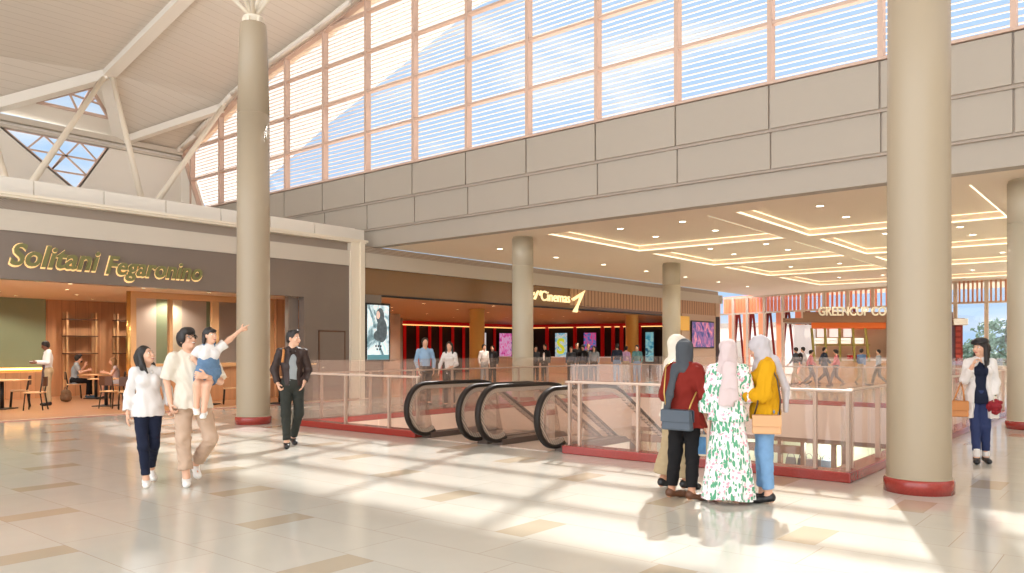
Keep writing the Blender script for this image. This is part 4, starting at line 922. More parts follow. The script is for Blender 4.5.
# ---------------------------------------------------------------- people
def sk(n, rgb): 
    m = mat('skin_'+n, rgb, .5); m.node_tree.nodes['Principled BSDF'].inputs['Subsurface Weight'].default_value = .0; return m
M_skin = sk('light', (224, 176, 148)); M_skin2 = sk('tan', (196, 142, 112)); M_skin3 = sk('dark', (120, 78, 58))
M_hair = mat('dark_hair', (28, 20, 18), .4, bump=.5, bscale=120); M_blond = mat('blond_hair', (150, 112, 72), .5)
M_eyew = mat('eye_white', (238, 234, 228), .3); M_eyed = mat('eye_dark', (30, 20, 16), .2); M_lip = mat('lip', (188, 104, 98), .45); M_lipm = mat('lip_soft', (190, 130, 112), .5); M_teeth = mat('teeth', (246, 242, 236), .3)
def A3(*v): return np.array(v, float)
def cloth(n, rgb, rough=.8, **k): return mat('cloth_'+n, rgb, rough, spec=.2, **k)
class Person:
    """body frame: x towards the person's right hand, y forward, z up; joints in metres for a 1.70 m person, scaled to H"""
    def __init__(s, name, label, cat, pos, heading, H=1.7, J={}, female=False, h=.008, skin=M_skin, group=None, hyaw=0., hpitch=0., lean=0., detail=True, hands=('relax', 'relax'), girth=1.):
        s.H = H; k = s.k = H/1.7; s.h = h; s.skin = skin; s.detail = detail; s.f = female; s.g = girth
        sw = .143 if female else .17
        D = dict(hipR=(.085, 0, .90), kneR=(.095, .015, .49), ankR=(.1, -.02, .085), hipL=(-.085, 0, .90), kneL=(-.095, .015, .49), ankL=(-.1, -.02, .085),
                 shR=(sw, -.01, 1.385), elR=(sw+.045, -.03, 1.11), wrR=(sw+.05, .04, .87), shL=(-sw, -.01, 1.385), elL=(-sw-.045, -.03, 1.11), wrL=(-sw-.05, .04, .87),
                 neck=(0, -.015, 1.43), head=(0, .015, 1.592), toeR=None, toeL=None, handR=None, handL=None)
        D.update(J); s.J = {a: (A3(*v)*k if v is not None else None) for a, v in D.items()}
        s.root = thing(name, label, cat, pos, heading, group); s.hy = hyaw; s.hp = hpitch; s.hands = hands
        J = s.J; s.hc = (J['hipR']+J['hipL'])/2; s.sc = (J['shR']+J['shL'])/2; s.up = s.sc-s.hc; s.up /= np.linalg.norm(s.up)
        s.Bc = basis(J['shR']-J['shL'], s.up); s.Bh = basis(J['hipR']-J['hipL'], s.up)
        cy, sy = math.cos(-hyaw), math.sin(-hyaw); cp, sp = math.cos(hpitch), math.sin(hpitch)
        fw = A3(-sy*cp, cy*cp, sp); rt = A3(cy, sy, 0); s.B = np.array([rt, fw, np.cross(rt, fw)])
        for a in 'RL':
            if J['toe'+a] is None: J['toe'+a] = J['ank'+a]+A3(.02 if a == 'R' else -.02, .15, -.055)*k
            if J['hand'+a] is None: d = J['wr'+a]-J['el'+a]; J['hand'+a] = d/np.linalg.norm(d)
            else: J['hand'+a] = J['hand'+a]/np.linalg.norm(J['hand'+a])
    def torso(s, F, g=0., lo=0.):
        k = s.k; c = s.hc; L = np.linalg.norm(s.sc-s.hc); u = s.up; G = s.g
        w = (.9 if s.f else 1.)*G
        P = lambda t: c+(s.sc-c)*t
        F.e(P(.02), ((.152 if s.f else .15)*k*G+g, .108*k*G+g, .12*k+g), s.Bh)
        F.e(P(.36)+s.Bh[1]*.005, (.125*k*w+g, .092*k*G+g, .17*k+g), s.Bh, k=.05)
        F.e(P(.68), (.142*k*w+g, .1*k*G+g, .17*k+g), s.Bc, k=.05)
        [F.c(s.J['sh'+a]-s.Bc[0]*q*.02*k-u*.03*k, s.sc+s.Bc[0]*q*.035*k+u*.038*k, .046*k+g, .042*k+g, k=.045) for q, a in ((1, 'R'), (-1, 'L'))]
        if s.f:
            for q in (-1, 1): F.e(P(.76)+s.Bc[0]*q*.065*k+s.Bc[1]*.075*k, (.055*k+g, .05*k+g, .055*k+g), s.Bc, k=.04)
        return F
    def limb(s, F, a, b, c, r, g=0., t=1., kk=.03, flat=True, drape=0.):
        A, Bq, C = (s.J[x] for x in (a, b, c)); r = [q*s.k+g for q in r]
        if t <= .5: F.c(A, A+(Bq-A)*t*2, r[0], r[0]+(r[1]-r[0])*t*2+drape, kk, flat)
        else:
            F.c(A, Bq, r[0], r[1], kk); F.c(Bq, Bq+(C-Bq)*(t-.5)*2, r[1], r[1]+(r[2]-r[1])*(t-.5)*2+drape, kk, flat)
        return F
    ARM = (.043, .036, .026); LEG = (.082, .056, .038)
    def hd(s, r, f, u): return s.J['head']+(s.B[0]*r+s.B[1]*f+s.B[2]*u)*s.k
    def body(s, mat_=None, arms=True):
        F = Field(s.h); k = s.k; J = s.J
        s.torso(F, -.004)
        for a in 'RL':
            s.limb(F, 'sh'+a, 'el'+a, 'wr'+a, s.ARM, flat=False); s.limb(F, 'hip'+a, 'kne'+a, 'ank'+a, s.LEG, flat=False)
            K, An, T = J['kne'+a], J['ank'+a], J['toe'+a]; fd = T-An; fd[2] = 0; fd /= np.linalg.norm(fd)+1e-9
            F.e(K+(An-K)*.3-fd*.012*k, (.04*k, .042*k, .11*k), basis((1, 0, 0), K-An), k=.03)
            hl = An+A3(0, 0, -.045)*k-fd*.025*k; F.c(An, hl, .036*k, .034*k, .02); F.c(hl, T, .035*k, .028*k, .02)
            s.hand(F, a)
        F.c(s.sc-s.up*.02, s.hd(0, -.02, -.05), .058*k, .052*k, .03)
        F.e(s.hd(0, -.012, .03), (.073*k, .092*k, .085*k), s.B, k=.02); F.e(s.hd(0, .022, -.035), (.056*k, .066*k, .078*k), s.B, k=.03)
        if s.detail:
            F.e(s.hd(0, .06, -.088), (.022*k, .02*k, .02*k), s.B, k=.03); F.c(s.hd(0, .088, .01), s.hd(0, .106, -.03), .008*k, .013*k, .012)
            for q in (-1, 1):
                F.e(s.hd(q*.075, -.005, -.01), (.01*k, .02*k, .032*k), s.B, k=.008); F.e(s.hd(q*.03, .096, .012), (.017*k, .015*k, .012*k), s.B, k=.01, sub=True)
                F.e(s.hd(q*.036, .072, -.03), (.022*k, .018*k, .02*k), s.B, k=.02)
            F.e(s.hd(0, .086, -.055), (.024*k, .012*k, .012*k), s.B, k=.01)
        else: F.e(s.hd(0, .09, -.02), (.012*k, .016*k, .022*k), s.B, k=.01)
        b = soft('body', F, mat_ or s.skin, s.root)
        if s.detail: s.face()
        return b
    def face(s, smile=0, glasses=False):
        k = s.k
        for q in (-1, 1):
            Fe = Field(.003); Fe.e(s.hd(q*.031, .077, .010), (.014*k, .012*k, .008*k), s.B, k=.001); soft('eye', Fe, M_eyew, s.root)
            Fe = Field(.003); Fe.e(s.hd(q*.031, .0855, .010), (.0072*k, .005*k, .0072*k), s.B, k=.001); soft('iris', Fe, M_eyed, s.root)
            Fe = Field(.003); Fe.c(s.hd(q*.014, .093, .034), s.hd(q*.046, .08, .031), .0034*k, .0026*k, .001); soft('eyebrow', Fe, M_hair, s.root)
        if getattr(s, 'smile', 0):
            Fe = Field(.003); Fe.e(s.hd(0, .089, -.056), (.022*k, .010*k, .0085*k if s.smile > 1 else .006*k), s.B, k=.001); soft('teeth', Fe, M_teeth, s.root)
            Fe = Field(.003); Fe.c(s.hd(-.024, .088, -.060), s.hd(.024, .088, -.060), .004, .004, .001).c(s.hd(-.01, .095, -.069), s.hd(.01, .095, -.069), .005, .005, .01); soft('lips', Fe, M_lip if s.f else M_lipm, s.root)
        else:
            Fe = Field(.003); Fe.c(s.hd(-.019, .091, -.057), s.hd(.019, .091, -.057), .0065*k, .0065*k, .001).e(s.hd(0, .097, -.057), (.014*k, .006*k, .009*k), s.B, k=.005); soft('lips', Fe, M_lip if s.f else M_lipm, s.root)
    smile = 0
    def hand(s, F, a):
        J = s.J; k = s.k; W = J['wr'+a]; d = J['hand'+a]; sg = 1 if a == 'R' else -1
        pose = s.hands[0 if a == 'R' else 1]
        # palm faces the body: across = forward-ish (thumb side), normal = inwards
        th = A3(0, 1, .15) if abs(d[1]) < .8 else A3(-sg*.3, 0, 1.)
        if isinstance(pose, tuple): pose, th = pose[0], A3(*pose[1])
        th = th-d*th.dot(d); th /= np.linalg.norm(th); nrm = np.cross(d, th)*sg; nrm = -nrm if nrm.dot(A3(-sg, 0, 0)) < 0 and pose != 'raw' else nrm
        B = np.array([th, nrm, d]); L = np.cross(B[0], B[1])
        F.e(W+d*.05*k, (.038*k, .017*k, .052*k), B, k=.012)
        c = dict(relax=.35, grip=1.15, flat=.05, point=1.3, raw=.3)[pose]
        for i, (o, ln) in enumerate(((.030, .072), (.010, .08), (-.011, .074), (-.031, .058))):
            p = W+(d*.088+th*o)*k; cc = .05 if (pose == 'point' and i == 0) else c
            for jn, fr in ((0, .42), (1, .32), (2, .26)):
                an = cc*(.55+jn*.8); q = p+(d*math.cos(an)+nrm*math.sin(an)+th*o*.9)*ln*fr*k
                F.c(p, q, (.0092-.0008*jn)*k, (.0086-.0009*jn)*k, .004); p = q
        p = W+(d*.03+th*.028)*k; q = p+(d*.55+th*.75+nrm*.35*c)*.035*k; F.c(p, q, .012*k, .0105*k, .01); F.c(q, q+(d*.85+th*.3+nrm*.6*c)*.032*k, .0105*k, .009*k, .004)
    # garments
    def top(s, m, name='shirt', hem=.86, sleeve=.95, g=.014, fold=.004, collar=True, flare=0., sg=.002, seed=1, openf=0., neckr=.062, cuff=0., cut=None):
        F = Field(s.h); k = s.k; s.torso(F, g)
        if flare: F.c(s.hc+s.up*.12*k, np.array([s.hc[0], s.hc[1], hem*k-.02]), .12*k, (.12+flare)*k, .05, sq=(1.35, .95, 1))
        if hem < .84: F.c(s.hc, np.array([s.hc[0], s.hc[1], hem*k-.03]), .115*k+g, (.12+flare)*k+g, .05, sq=(1.3, .95, 1))
        F.p((0, 0, hem*k), (0, 0, -1))
        for a in 'RL': s.limb(F, 'sh'+a, 'el'+a, 'wr'+a, s.ARM, g+sg, t=sleeve, drape=cuff)
        F.c(s.sc-s.up*.03, s.sc+s.up*.035*k, neckr*k+g*.1, (neckr-.008)*k, .02, True)
        if openf:
            q = s.sc+s.Bc[1]*.14*k; e = s.hc+s.Bh[1]*.16*k-A3(0, 0, .5); F.c(q+s.up*.1, e, .03+openf*.6, .02+openf, .01, sub=True)
        o = soft(name, F, m, s.root, amp=fold, freq=36, seed=seed, vert=(1, 1, .55))
        if collar:
            C = Field(s.h*.7); n = s.sc+s.up*.045*k
            for q in (-1, 1): C.c(n+s.Bc[0]*q*.062*k-s.Bc[1]*.02, n+s.Bc[1]*.09*k-s.up*.05+s.Bc[0]*q*.028*k, .013, .016, .01); C.c(n+s.Bc[0]*q*.062*k-s.Bc[1]*.02, n-s.Bc[1]*.07*k+s.up*.012, .013, .013, .01)
            soft('collar', C, m, s.root)
        return o
    def pants(s, m, name='trousers', g=.012, end=.98, fold=.004, flare=0., waist=.99, seed=2, knee=None):
        F = Field(s.h); k = s.k; c = s.hc; F.e(c+s.up*.02, (.15*k*s.g+g, .108*k*s.g+g, .12*k+g), s.Bh)
        F.c(c+s.up*.02, c+s.up*.1*k, .105*k+g*.5, .1*k+g*.5, .03, True, sq=(1.3, .95, 1))
        for a in 'RL':
            F.e(s.J['hip'+a]-s.Bh[1]*.03*k, (.07*k+g, .075*k+g, .09*k+g), s.Bh, k=.04)
            s.limb(F, 'hip'+a, 'kne'+a, 'ank'+a, (.083, .058, .044), g, t=end, drape=flare)
        return soft(name, F, m, s.root, amp=fold, freq=34, seed=seed, vert=(.8, .8, 1.1))
    def skirt(s, m, top=1.0, bot=.06, r0=.12, r1=.27, name='skirt', n=11, amp=.022, lean=(0, 0)):
        k = s.k; MBo = MB(); R = 96; Lv = 26; P = []
        for j in range(Lv+1):
            t = j/Lv; z = (top+(bot-top)*t)*k; rr = (r0+(r1-r0)*t**.8)*k
            for i in range(R):
                a = 2*PI*i/R; w = 1+amp/.2*t*(.5*math.sin(n*a+1.5*math.sin(2*a)+t*1.5)+.35*math.sin((n*2-3)*a+2)); q = rr*w
                P.append((s.hc[0]+lean[0]*t+q*1.12*math.cos(a), s.hc[1]+lean[1]*t+q*.85*math.sin(a), z+(.012*math.sin(3*a) if j == Lv else 0)))
        MBo.add(P, [(j*R+i, j*R+(i+1) % R, (j+1)*R+(i+1) % R, (j+1)*R+i) for j in range(Lv) for i in range(R)], True)
        return MBo.build(name, m, s.root)
    def shoes(s, m, sole=None, g=.012, low=.0, mk='shoe', heel=0.):
        k = s.k
        for a in 'RL':
            An, T = s.J['ank'+a], s.J['toe'+a]; fd = T-An; hz = fd.copy(); hz[2] = 0; hz /= np.linalg.norm(hz)+1e-9
            u = np.cross(np.cross(hz, T-An+A3(0, 0, .055*k)), hz); dn = A3(0, 0, -1.)
            F = Field(min(s.h, .006)); hl = An+dn*.042*k-hz*.022*k
            F.c(hl, T-hz*.02*k, .036*k+g*.4, .036*k+g*.3, .02, sq=(1, 1, .85)); F.c(T-hz*.05*k, T+dn*.005, .04*k, .03*k, .02)
            F.c(hl+A3(0, 0, .02), An+A3(0, 0, .0)*k, .04*k+g*.3, .039*k+g*.2, .03, True)
            if low: F.e(An+A3(0, 0, .03)+hz*.03, (.034*k, .07*k, .045*k), basis(np.cross(hz, (0, 0, 1)), (0, 0, 1)), sub=True)
            zf = min(hl[2]-.036*k, T[2]-.03*k)+.004; pn = A3(0, 0, -1)
            o = soft(mk, F, m, s.root)
            if sole:
                q = T-hl; q /= np.linalg.norm(q); B = basis(np.cross(q, (0, 0, 1)), np.cross(np.cross(q, (0, 0, 1)), q))
                S_ = Field(.006); mid = (hl+T)/2-B[2]*.028*k; S_.e(mid, (.046*k, .135*k, .016*k), B, k=.01); soft('sole', S_, sole, o)
    def hair(s, m=None, style='short'):
        F = Field(min(s.h, .007)); k = s.k; m = m or M_hair
        F.e(s.hd(0, -.02, .042), (.083*k, .098*k, .088*k), s.B, k=.02)
        F.e(s.hd(0, -.05, -.01), (.076*k, .062*k, .075*k), s.B, k=.03)
        if style == 'quiff': F.e(s.hd(0, .05, .105), (.055*k, .045*k, .03*k), s.B, k=.03)
        if style == 'mop':
            F.e(s.hd(0, .03, .085), (.08*k, .07*k, .05*k), s.B, k=.03)
            for q in (-1, 1): F.e(s.hd(q*.07, -.0, .02), (.025*k, .06*k, .06*k), s.B, k=.03)
        if style in ('long', 'longer'):
            z = -.2 if style == 'long' else -.3
            [(F.c(s.hd(q*.068, -.02, .0), s.hd(q*.088, .0, z*.6), .024*k, .026*k, .03), F.c(s.hd(q*.088, .0, z*.6), s.hd(q*.085, .035, z*1.15), .026*k, .012*k, .02)) for q in (-1, 1)]
            F.c(s.hd(0, -.07, .0), s.hd(0, -.085, z), .068*k, .05*k, .04, sq=(1.25, .75, 1))
            for q in (-1, 1): F.c(s.hd(q*.07, -.02, .03), s.hd(q*.082, -.03, z*.8), .022*k, .024*k, .03)
        if style == 'bob':
            for q in (-1, 1): F.c(s.hd(q*.07, -.01, .03), s.hd(q*.075, -.02, -.08), .03*k, .026*k, .03)
        F.e(s.hd(.008, .09, -.012), (.064*k, .07*k, .092*k), s.B, sub=True)
        if style in ('mop', 'bob', 'fringe'): F.e(s.hd(0, .072, .062), (.058*k, .03*k, .03*k), s.B, k=.02)
        return soft('hair', F, m, s.root, amp=.004, freq=34, seed=4, vert=(1, 1, .4))
    def hijab(s, m, tail=(), drape=.17, front=.1, seed=3):
        F = Field(s.h); k = s.k; J = s.J
        F.e(s.hd(0, -.012, .032), (.092*k, .112*k, .1*k), s.B, k=.02); F.e(s.hd(0, -.02, -.05), (.08*k, .092*k, .1*k), s.B, k=.04)
        n = s.sc+s.up*.06*k; F.c(s.hd(0, -.01, -.08), n-s.up*.03, .08*k, .1*k, .05)
        F.e(s.sc+s.up*.0, ((.1+drape*.35)*k, .1*k, .085*k), s.Bc, k=.05); F.e(s.sc+s.Bc[1]*front*.6*k-s.up*.05*k, (.1*k, .07*k, .09*k), s.Bc, k=.05)
        for a, b, ra, rb in tail: F.c(A3(*a)*k, A3(*b)*k, ra, rb, .03, True, sq=(1.0, .6, 1.))
        F.e(s.hd(0, .115, -.022), (.058*k, .075*k, .078*k), s.B, sub=True)
        return soft('headscarf', F, m, s.root, amp=.007, freq=38, seed=seed, vert=(1, 1, .45))
# ---------------------------------------------------------------- cloths
C_white = cloth('white', (226, 222, 220)); C_cream = cloth('cream', (222, 213, 198)); C_navy = cloth('navy', (30, 36, 56)); C_khaki = cloth('khaki', (196, 168, 146)); C_khaki2 = cloth('stone', (176, 156, 124))
C_black = cloth('black', (26, 25, 27)); C_charc = cloth('charcoal', (74, 78, 84)); C_maroon = cloth('maroon', (122, 36, 28)); C_yellow = cloth('mustard', (208, 154, 20)); C_lgrey = cloth('light_grey', (190, 184, 188)); C_blush = cloth('blush', (208, 190, 190))
C_grey = cloth('grey', (150, 156, 160)); C_denim = cloth('denim', (98, 126, 156), var=.2, scale=30); C_jeans = cloth('jeans', (118, 156, 196), var=.15, scale=14); C_dgreen = cloth('dark_green_grey', (52, 54, 50))
M_leather = mat('leather_jacket', (52, 36, 32), .5, spec=.4); M_bsho = mat('black_shoe', (24, 24, 28), .35); M_wsho = mat('white_shoe', (238, 236, 232), .4); M_tan = mat('tan_leather', (212, 162, 116), .45); M_tan2 = mat('camel_leather', (196, 128, 66), .45); M_slate = mat('slate_leather', (70, 80, 92), .4)
M_sole = mat('cork_sole', (176, 148, 112), .6); M_brass2 = mat('chain_gold', (196, 160, 90), .3, metal=.8)
fl = mat('cloth_floral', (240, 238, 236), .8, spec=.2); nt, N, L = nodes(fl); b = nt.nodes['Principled BSDF']
tc = N('ShaderNodeTexCoord'); mp = N('ShaderNodeMapping'); mp.inputs['Scale'].default_value = (3.2, 3.2, 1.1); mp.inputs['Rotation'].default_value = (.6, .45, .3); L(tc.outputs['Object'], mp.inputs[0])
wv = N('ShaderNodeTexNoise'); wv.inputs['Scale'].default_value = 12; L(tc.outputs['Object'], wv.inputs['Vector'])
v1 = N('ShaderNodeTexVoronoi'); v1.inputs['Scale'].default_value = 12; v1.inputs['Randomness'].default_value = 1; L(mp.outputs[0], v1.inputs['Vector'])
leaf = mathn(nt, 'MULTIPLY', mathn(nt, 'LESS_THAN', v1.outputs['Distance'], .5), mathn(nt, 'GREATER_THAN', wv.outputs['Fac'], .46))
v2 = N('ShaderNodeTexVoronoi'); v2.inputs['Scale'].default_value = 24; L(tc.outputs['Object'], v2.inputs['Vector'])
flo = mathn(nt, 'MULTIPLY', mathn(nt, 'LESS_THAN', v2.outputs['Distance'], .36), mathn(nt, 'LESS_THAN', wv.outputs['Fac'], .5))
m1 = N('ShaderNodeMix', data_type='RGBA'); m1.inputs[6].default_value = lin((240, 238, 238))+(1,); m1.inputs[7].default_value = lin((96, 166, 130))+(1,); L(leaf, m1.inputs[0])
m2 = N('ShaderNodeMix', data_type='RGBA'); m2.inputs[7].default_value = lin((232, 172, 188))+(1,); L(m1.outputs[2], m2.inputs[6]); L(flo, m2.inputs[0]); L(m2.outputs[2], b.inputs['Base Color'])
def at(px, d, z=.006): p = at_d(px, d, z); return (p.x, p.y, p.z)
def rb(f, m, name, parent, bevel=.02): return f.build(name, m, parent, bevel=bevel)
# ---- woman in the white blouse
p = Person('person', 'long haired woman in white blouse and navy jeans walking hand in hand', 'person', at(148, 9.0), face_to(148, 172), 1.58, dict(
    hipR=(.085, 0, .90), kneR=(.075, .15, .49), ankR=(.04, .14, .085), kneL=(-.06, .06, .48), ankL=(-.07, -.24, .16), toeL=(-.08, -.12, .045),
    shR=(.15, -.01, 1.385), elR=(.205, -.05, 1.12), wrR=(.225, .0, .88), shL=(-.15, -.01, 1.385), elL=(-.235, -.05, 1.14), wrL=(-.255, .08, .95), head=(.03, .02, 1.585)), True, .007, hyaw=-.75, hpitch=.28, hands=('relax', 'grip'), girth=.96)
p.smile = 1; p.body(); p.top(C_white, 'blouse', hem=.84, sleeve=.93, g=.015, fold=.007, flare=.025, cuff=.012); p.pants(C_navy, 'jeans', g=.004, end=.94, fold=.004); p.shoes(M_wsho, None, mk='sneaker'); p.hair(style='long')
# ---- man carrying the girl
p = Person('person', 'man with glasses in cream shirt and khaki trousers, carrying a girl on his arm', 'person', at(192, 9.05), face_to(192, 172), 1.78, dict(
    kneR=(.10, .07, .49), ankR=(.07, .10, .085), kneL=(-.175, .14, .49), ankL=(-.06, -.16, .19), toeL=(-.07, -.04, .07),
    elR=(.25, -.04, 1.13), wrR=(.225, .06, .89), shR=(.19, -.01, 1.375), shL=(-.17, -.01, 1.40), elL=(-.27, .14, 1.12), wrL=(-.10, .33, 1.18), handL=(.9, .1, .2), head=(.055, .03, 1.58)), False, .007, hyaw=-.55, hpitch=.25, hands=('grip', ('grip', (0, 0, 1))))
p.smile = 2; p.body(); p.top(C_cream, 'shirt', hem=.83, sleeve=.46, g=.03, fold=.008, flare=.03, cuff=.02, seed=5); p.pants(C_khaki, 'trousers', g=.018, end=.9, fold=.008, flare=.01, seed=6); p.shoes(M_wsho, None, mk='sneaker'); p.hair(style='mop')
g_ = MB(); k = p.k
for q in (-1, 1):
    c = p.hd(q*.033, .098, .008); pts = [c+p.B[0]*.024*k*math.cos(a)+p.B[2]*.019*k*math.sin(a) for a in np.linspace(0, 2*PI, 17)]; g_.tube([tuple(v) for v in pts], .0028, 6)
    g_.tube([tuple(p.hd(q*.056, .095, .012)), tuple(p.hd(q*.078, .0, .01))], .0025, 6)
g_.tube([tuple(p.hd(-.01, .1, .01)), tuple(p.hd(.01, .1, .01))], .0025, 6); g_.build('glasses', M_eyed, p.root)
# ---- girl on his arm
p = Person('child', 'girl in denim dungarees carried on the arm of the man with glasses, pointing ahead', 'child', at(208.5, 8.98, .56), face_to(207, 165), 1.32, dict(
    shR=(.135, 0, 1.27), shL=(-.135, 0, 1.28), neck=(0, 0, 1.32), head=(-.02, .02, 1.475), hipR=(.075, 0, .93), hipL=(-.07, 0, .93), kneR=(.19, .13, .76), ankR=(.20, .12, .44), toeR=(.23, .25, .36),
    kneL=(.07, .17, .74), ankL=(.12, .2, .38), toeL=(.17, .33, .31), elL=(-.30, .02, 1.42), wrL=(-.455, .03, 1.56), handL=(-.9, .05, .35), elR=(.19, -.08, 1.14), wrR=(.10, -.02, 1.0)), True, .0065, hyaw=-.45, hpitch=.1, hands=('relax', ('point', (0, .2, 1))), girth=.9)
p.smile = 1; p.body(); p.top(C_white, 'blouse', hem=1.0, sleeve=.3, g=.012, fold=.003, cuff=.015); p.pants(C_denim, 'dungarees', g=.022, end=.33, fold=.006)
F = Field(.007); F.e(p.hc+(p.sc-p.hc)*.42, (.125*p.k+.024, .1*p.k+.03, .2*p.k), p.Bc)
for q in (-1, 1): F.c(p.hc+(p.sc-p.hc)*.6+p.Bc[0]*q*.06*p.k+p.Bc[1]*.1*p.k, p.sc+p.Bc[0]*q*.07*p.k+A3(0, .02, .06), .018, .016, .01).c(p.sc+p.Bc[0]*q*.07*p.k+A3(0, .02, .06), p.hc+(p.sc-p.hc)*.6+p.Bc[0]*q*.06*p.k-p.Bc[1]*.09*p.k, .016, .016, .01)
soft('dungaree_bib', F, C_denim, p.root); p.shoes(M_wsho, M_sole, mk='shoe'); p.hair(style='fringe')
F = Field(.006); F.c(p.hd(-.07, -.04, 0), p.hd(-.1, -.03, -.1), .03, .02, .01).c(p.hd(.07, -.04, 0), p.hd(.1, -.03, -.1), .03, .02, .01); soft('pigtails', F, M_hair, p.root)
# ---- man in the leather jacket
p = Person('person', 'walking man in dark brown leather jacket, grey jumper and black trousers', 'person', at(292, 12.5), face_to(292, 172), 1.84, dict(
    kneR=(.10, .10, .49), ankR=(.09, .12, .085), kneL=(-.09, .05, .48), ankL=(-.04, -.16, .12), toeL=(-.05, -.03, .045), elR=(.245, -.06, 1.12), wrR=(.205, .03, .93), elL=(-.24, -.04, 1.12), wrL=(-.16, .12, .95), handL=(.25, .3, -.6), head=(-.02, .02, 1.585)), False, .008, hyaw=-.8, hands=('grip', 'relax'), skin=M_skin)
p.body(); p.top(C_grey, 'jumper', hem=.90, sleeve=.3, g=.012, fold=.004); p.pants(C_dgreen, 'trousers', g=.012, end=.97, fold=.005); p.shoes(M_bsho, mk='shoe'); p.hair(style='quiff')
p.top(M_leather, 'jacket', hem=.89, sleeve=.97, g=.022, sg=.0, fold=.006, openf=.06, neckr=.066, seed=8)
MB().tube([tuple(p.J['shR']+A3(-.045, -.06, .03)), tuple(p.J['shR']+A3(-.05, .0, .055)), tuple(p.J['shR']+A3(-.05, .07, .02)), tuple(p.J['shR']+A3(-.035, .115, -.06)), tuple(p.J['shR']+A3(-.02, .13, -.16))], .02, 8).build('shoulder_strap', M_tan2, p.root)
# ---- the four women
W5 = at(677, 8.75); p = Person('person', 'woman in cream headscarf and cream top, mostly hidden behind the maroon jumper', 'person', W5, face_to(680, 62), 1.69, dict(
    kneR=(.09, .03, .49), ankR=(.09, .06, .085), kneL=(-.1, -.04, .49), ankL=(-.1, -.12, .085), elR=(.215, .02, 1.12), wrR=(.15, .24, 1.14), handR=(-.3, .9, .1), elL=(-.21, .03, 1.12), wrL=(-.12, .24, 1.10), handL=(.3, .9, .1)), True, .009, hyaw=.1, skin=M_skin2)
p.body(); p.top(C_cream, 'top', hem=.80, sleeve=.93, g=.03, fold=.007, flare=.05, collar=False, seed=11); p.pants(C_khaki2, 'trousers', g=.03, end=.93, flare=.05, fold=.008, seed=12); p.shoes(M_bsho, mk='shoe', low=1); p.hijab(C_cream, seed=13)
W6 = at(684.5, 8.12); h6 = face_to(684, 28)
p = Person('person', 'woman in maroon jumper and charcoal headscarf with a slate shoulder bag', 'person', W6, h6, 1.63, dict(
    kneR=(.08, .03, .49), ankR=(.10, -.03, .085), toeR=(.20, .09, .03), kneL=(-.10, -.02, .49), ankL=(-.14, -.03, .085), toeL=(-.06, .12, .03), elR=(.22, .01, 1.12), wrR=(.17, .24, 1.13), handR=(-.3, .9, .1), elL=(-.22, -.01, 1.11), wrL=(-.16, .2, 1.06), handL=(.3, .9, 0)), True, .008, skin=M_skin2)
p.body(); p.top(C_maroon, 'jumper', hem=.78, sleeve=.95, g=.036, fold=.009, flare=.05, cuff=.008, collar=False, seed=14); p.pants(C_black, 'trousers', g=.016, end=.94, fold=.004)
p.shoes(mat('brown_sandal', (96, 60, 38), .5), mk='shoe', low=1); p.hijab(C_charc, tail=[((-.04, -.12, 1.42), (-.08, -.19, 1.12), .045, .038), ((-.08, -.19, 1.12), (-.12, -.2, .84), .038, .05)], drape=.0, seed=15)
W7 = at(728, 7.92); h7 = face_to(728, 4)
p = Person('person', 'woman in white dress with green leaves and pink flowers, seen from behind', 'person', W7, h7, 1.63, dict(
    ankR=(.10, -.02, .085), toeR=(.17, .1, .03), ankL=(-.10, -.02, .085), toeL=(-.17, .1, .03), elR=(.215, .03, 1.12), wrR=(.13, .24, 1.12), handR=(-.3, .9, .1), elL=(-.225, -.02, 1.10), wrL=(-.245, .04, .87)), True, .008, hyaw=-.1)
p.body(); p.top(fl, 'tunic', hem=.86, sleeve=.8, g=.03, fold=.007, flare=.04, cuff=.03, collar=False, seed=16); p.skirt(fl, 1.0, .045, .125, .235, 'dress_skirt'); p.shoes(mat('pink_shoe', (206, 150, 140), .5), mk='shoe', low=1)
p.hijab(C_blush, tail=[((.02, -.13, 1.42), (.03, -.17, 1.2), .07, .07), ((.0, -.17, 1.25), (-.01, -.16, 1.03), .06, .075), ((.06, -.17, 1.3), (.08, -.155, 1.08), .045, .05)], seed=17)
W8 = at(765, 7.98); h8 = face_to(765, 266)
p = Person('person', 'woman in mustard jumper and light grey headscarf, facing the others in profile', 'person', W8, h8, 1.68, dict(
    kneR=(.07, .02, .49), ankR=(.06, .02, .085), kneL=(-.08, .0, .49), ankL=(-.08, -.03, .085), elR=(.2, .04, 1.11), wrR=(.09, .24, 1.13), handR=(-.3, .9, .1), elL=(-.21, .03, 1.10), wrL=(-.13, .23, 1.09), handL=(.3, .9, .1), head=(0, .06, 1.575), neck=(0, .01, 1.43)), True, .008, hpitch=-.3)
p.body(); p.top(C_yellow, 'jumper', hem=.85, sleeve=.93, g=.036, fold=.009, flare=.03, cuff=.008, collar=False, seed=18); p.pants(C_jeans, 'jeans', g=.014, end=.93, fold=.004); p.shoes(M_bsho, mk='shoe', low=1)
p.hijab(C_lgrey, tail=[((-.02, -.1, 1.42), (-.04, -.2, 1.15), .08, .06), ((-.04, -.2, 1.15), (-.05, -.2, .92), .06, .045), ((.0, .08, 1.38), (.0, .13, 1.2), .06, .045)], seed=19)
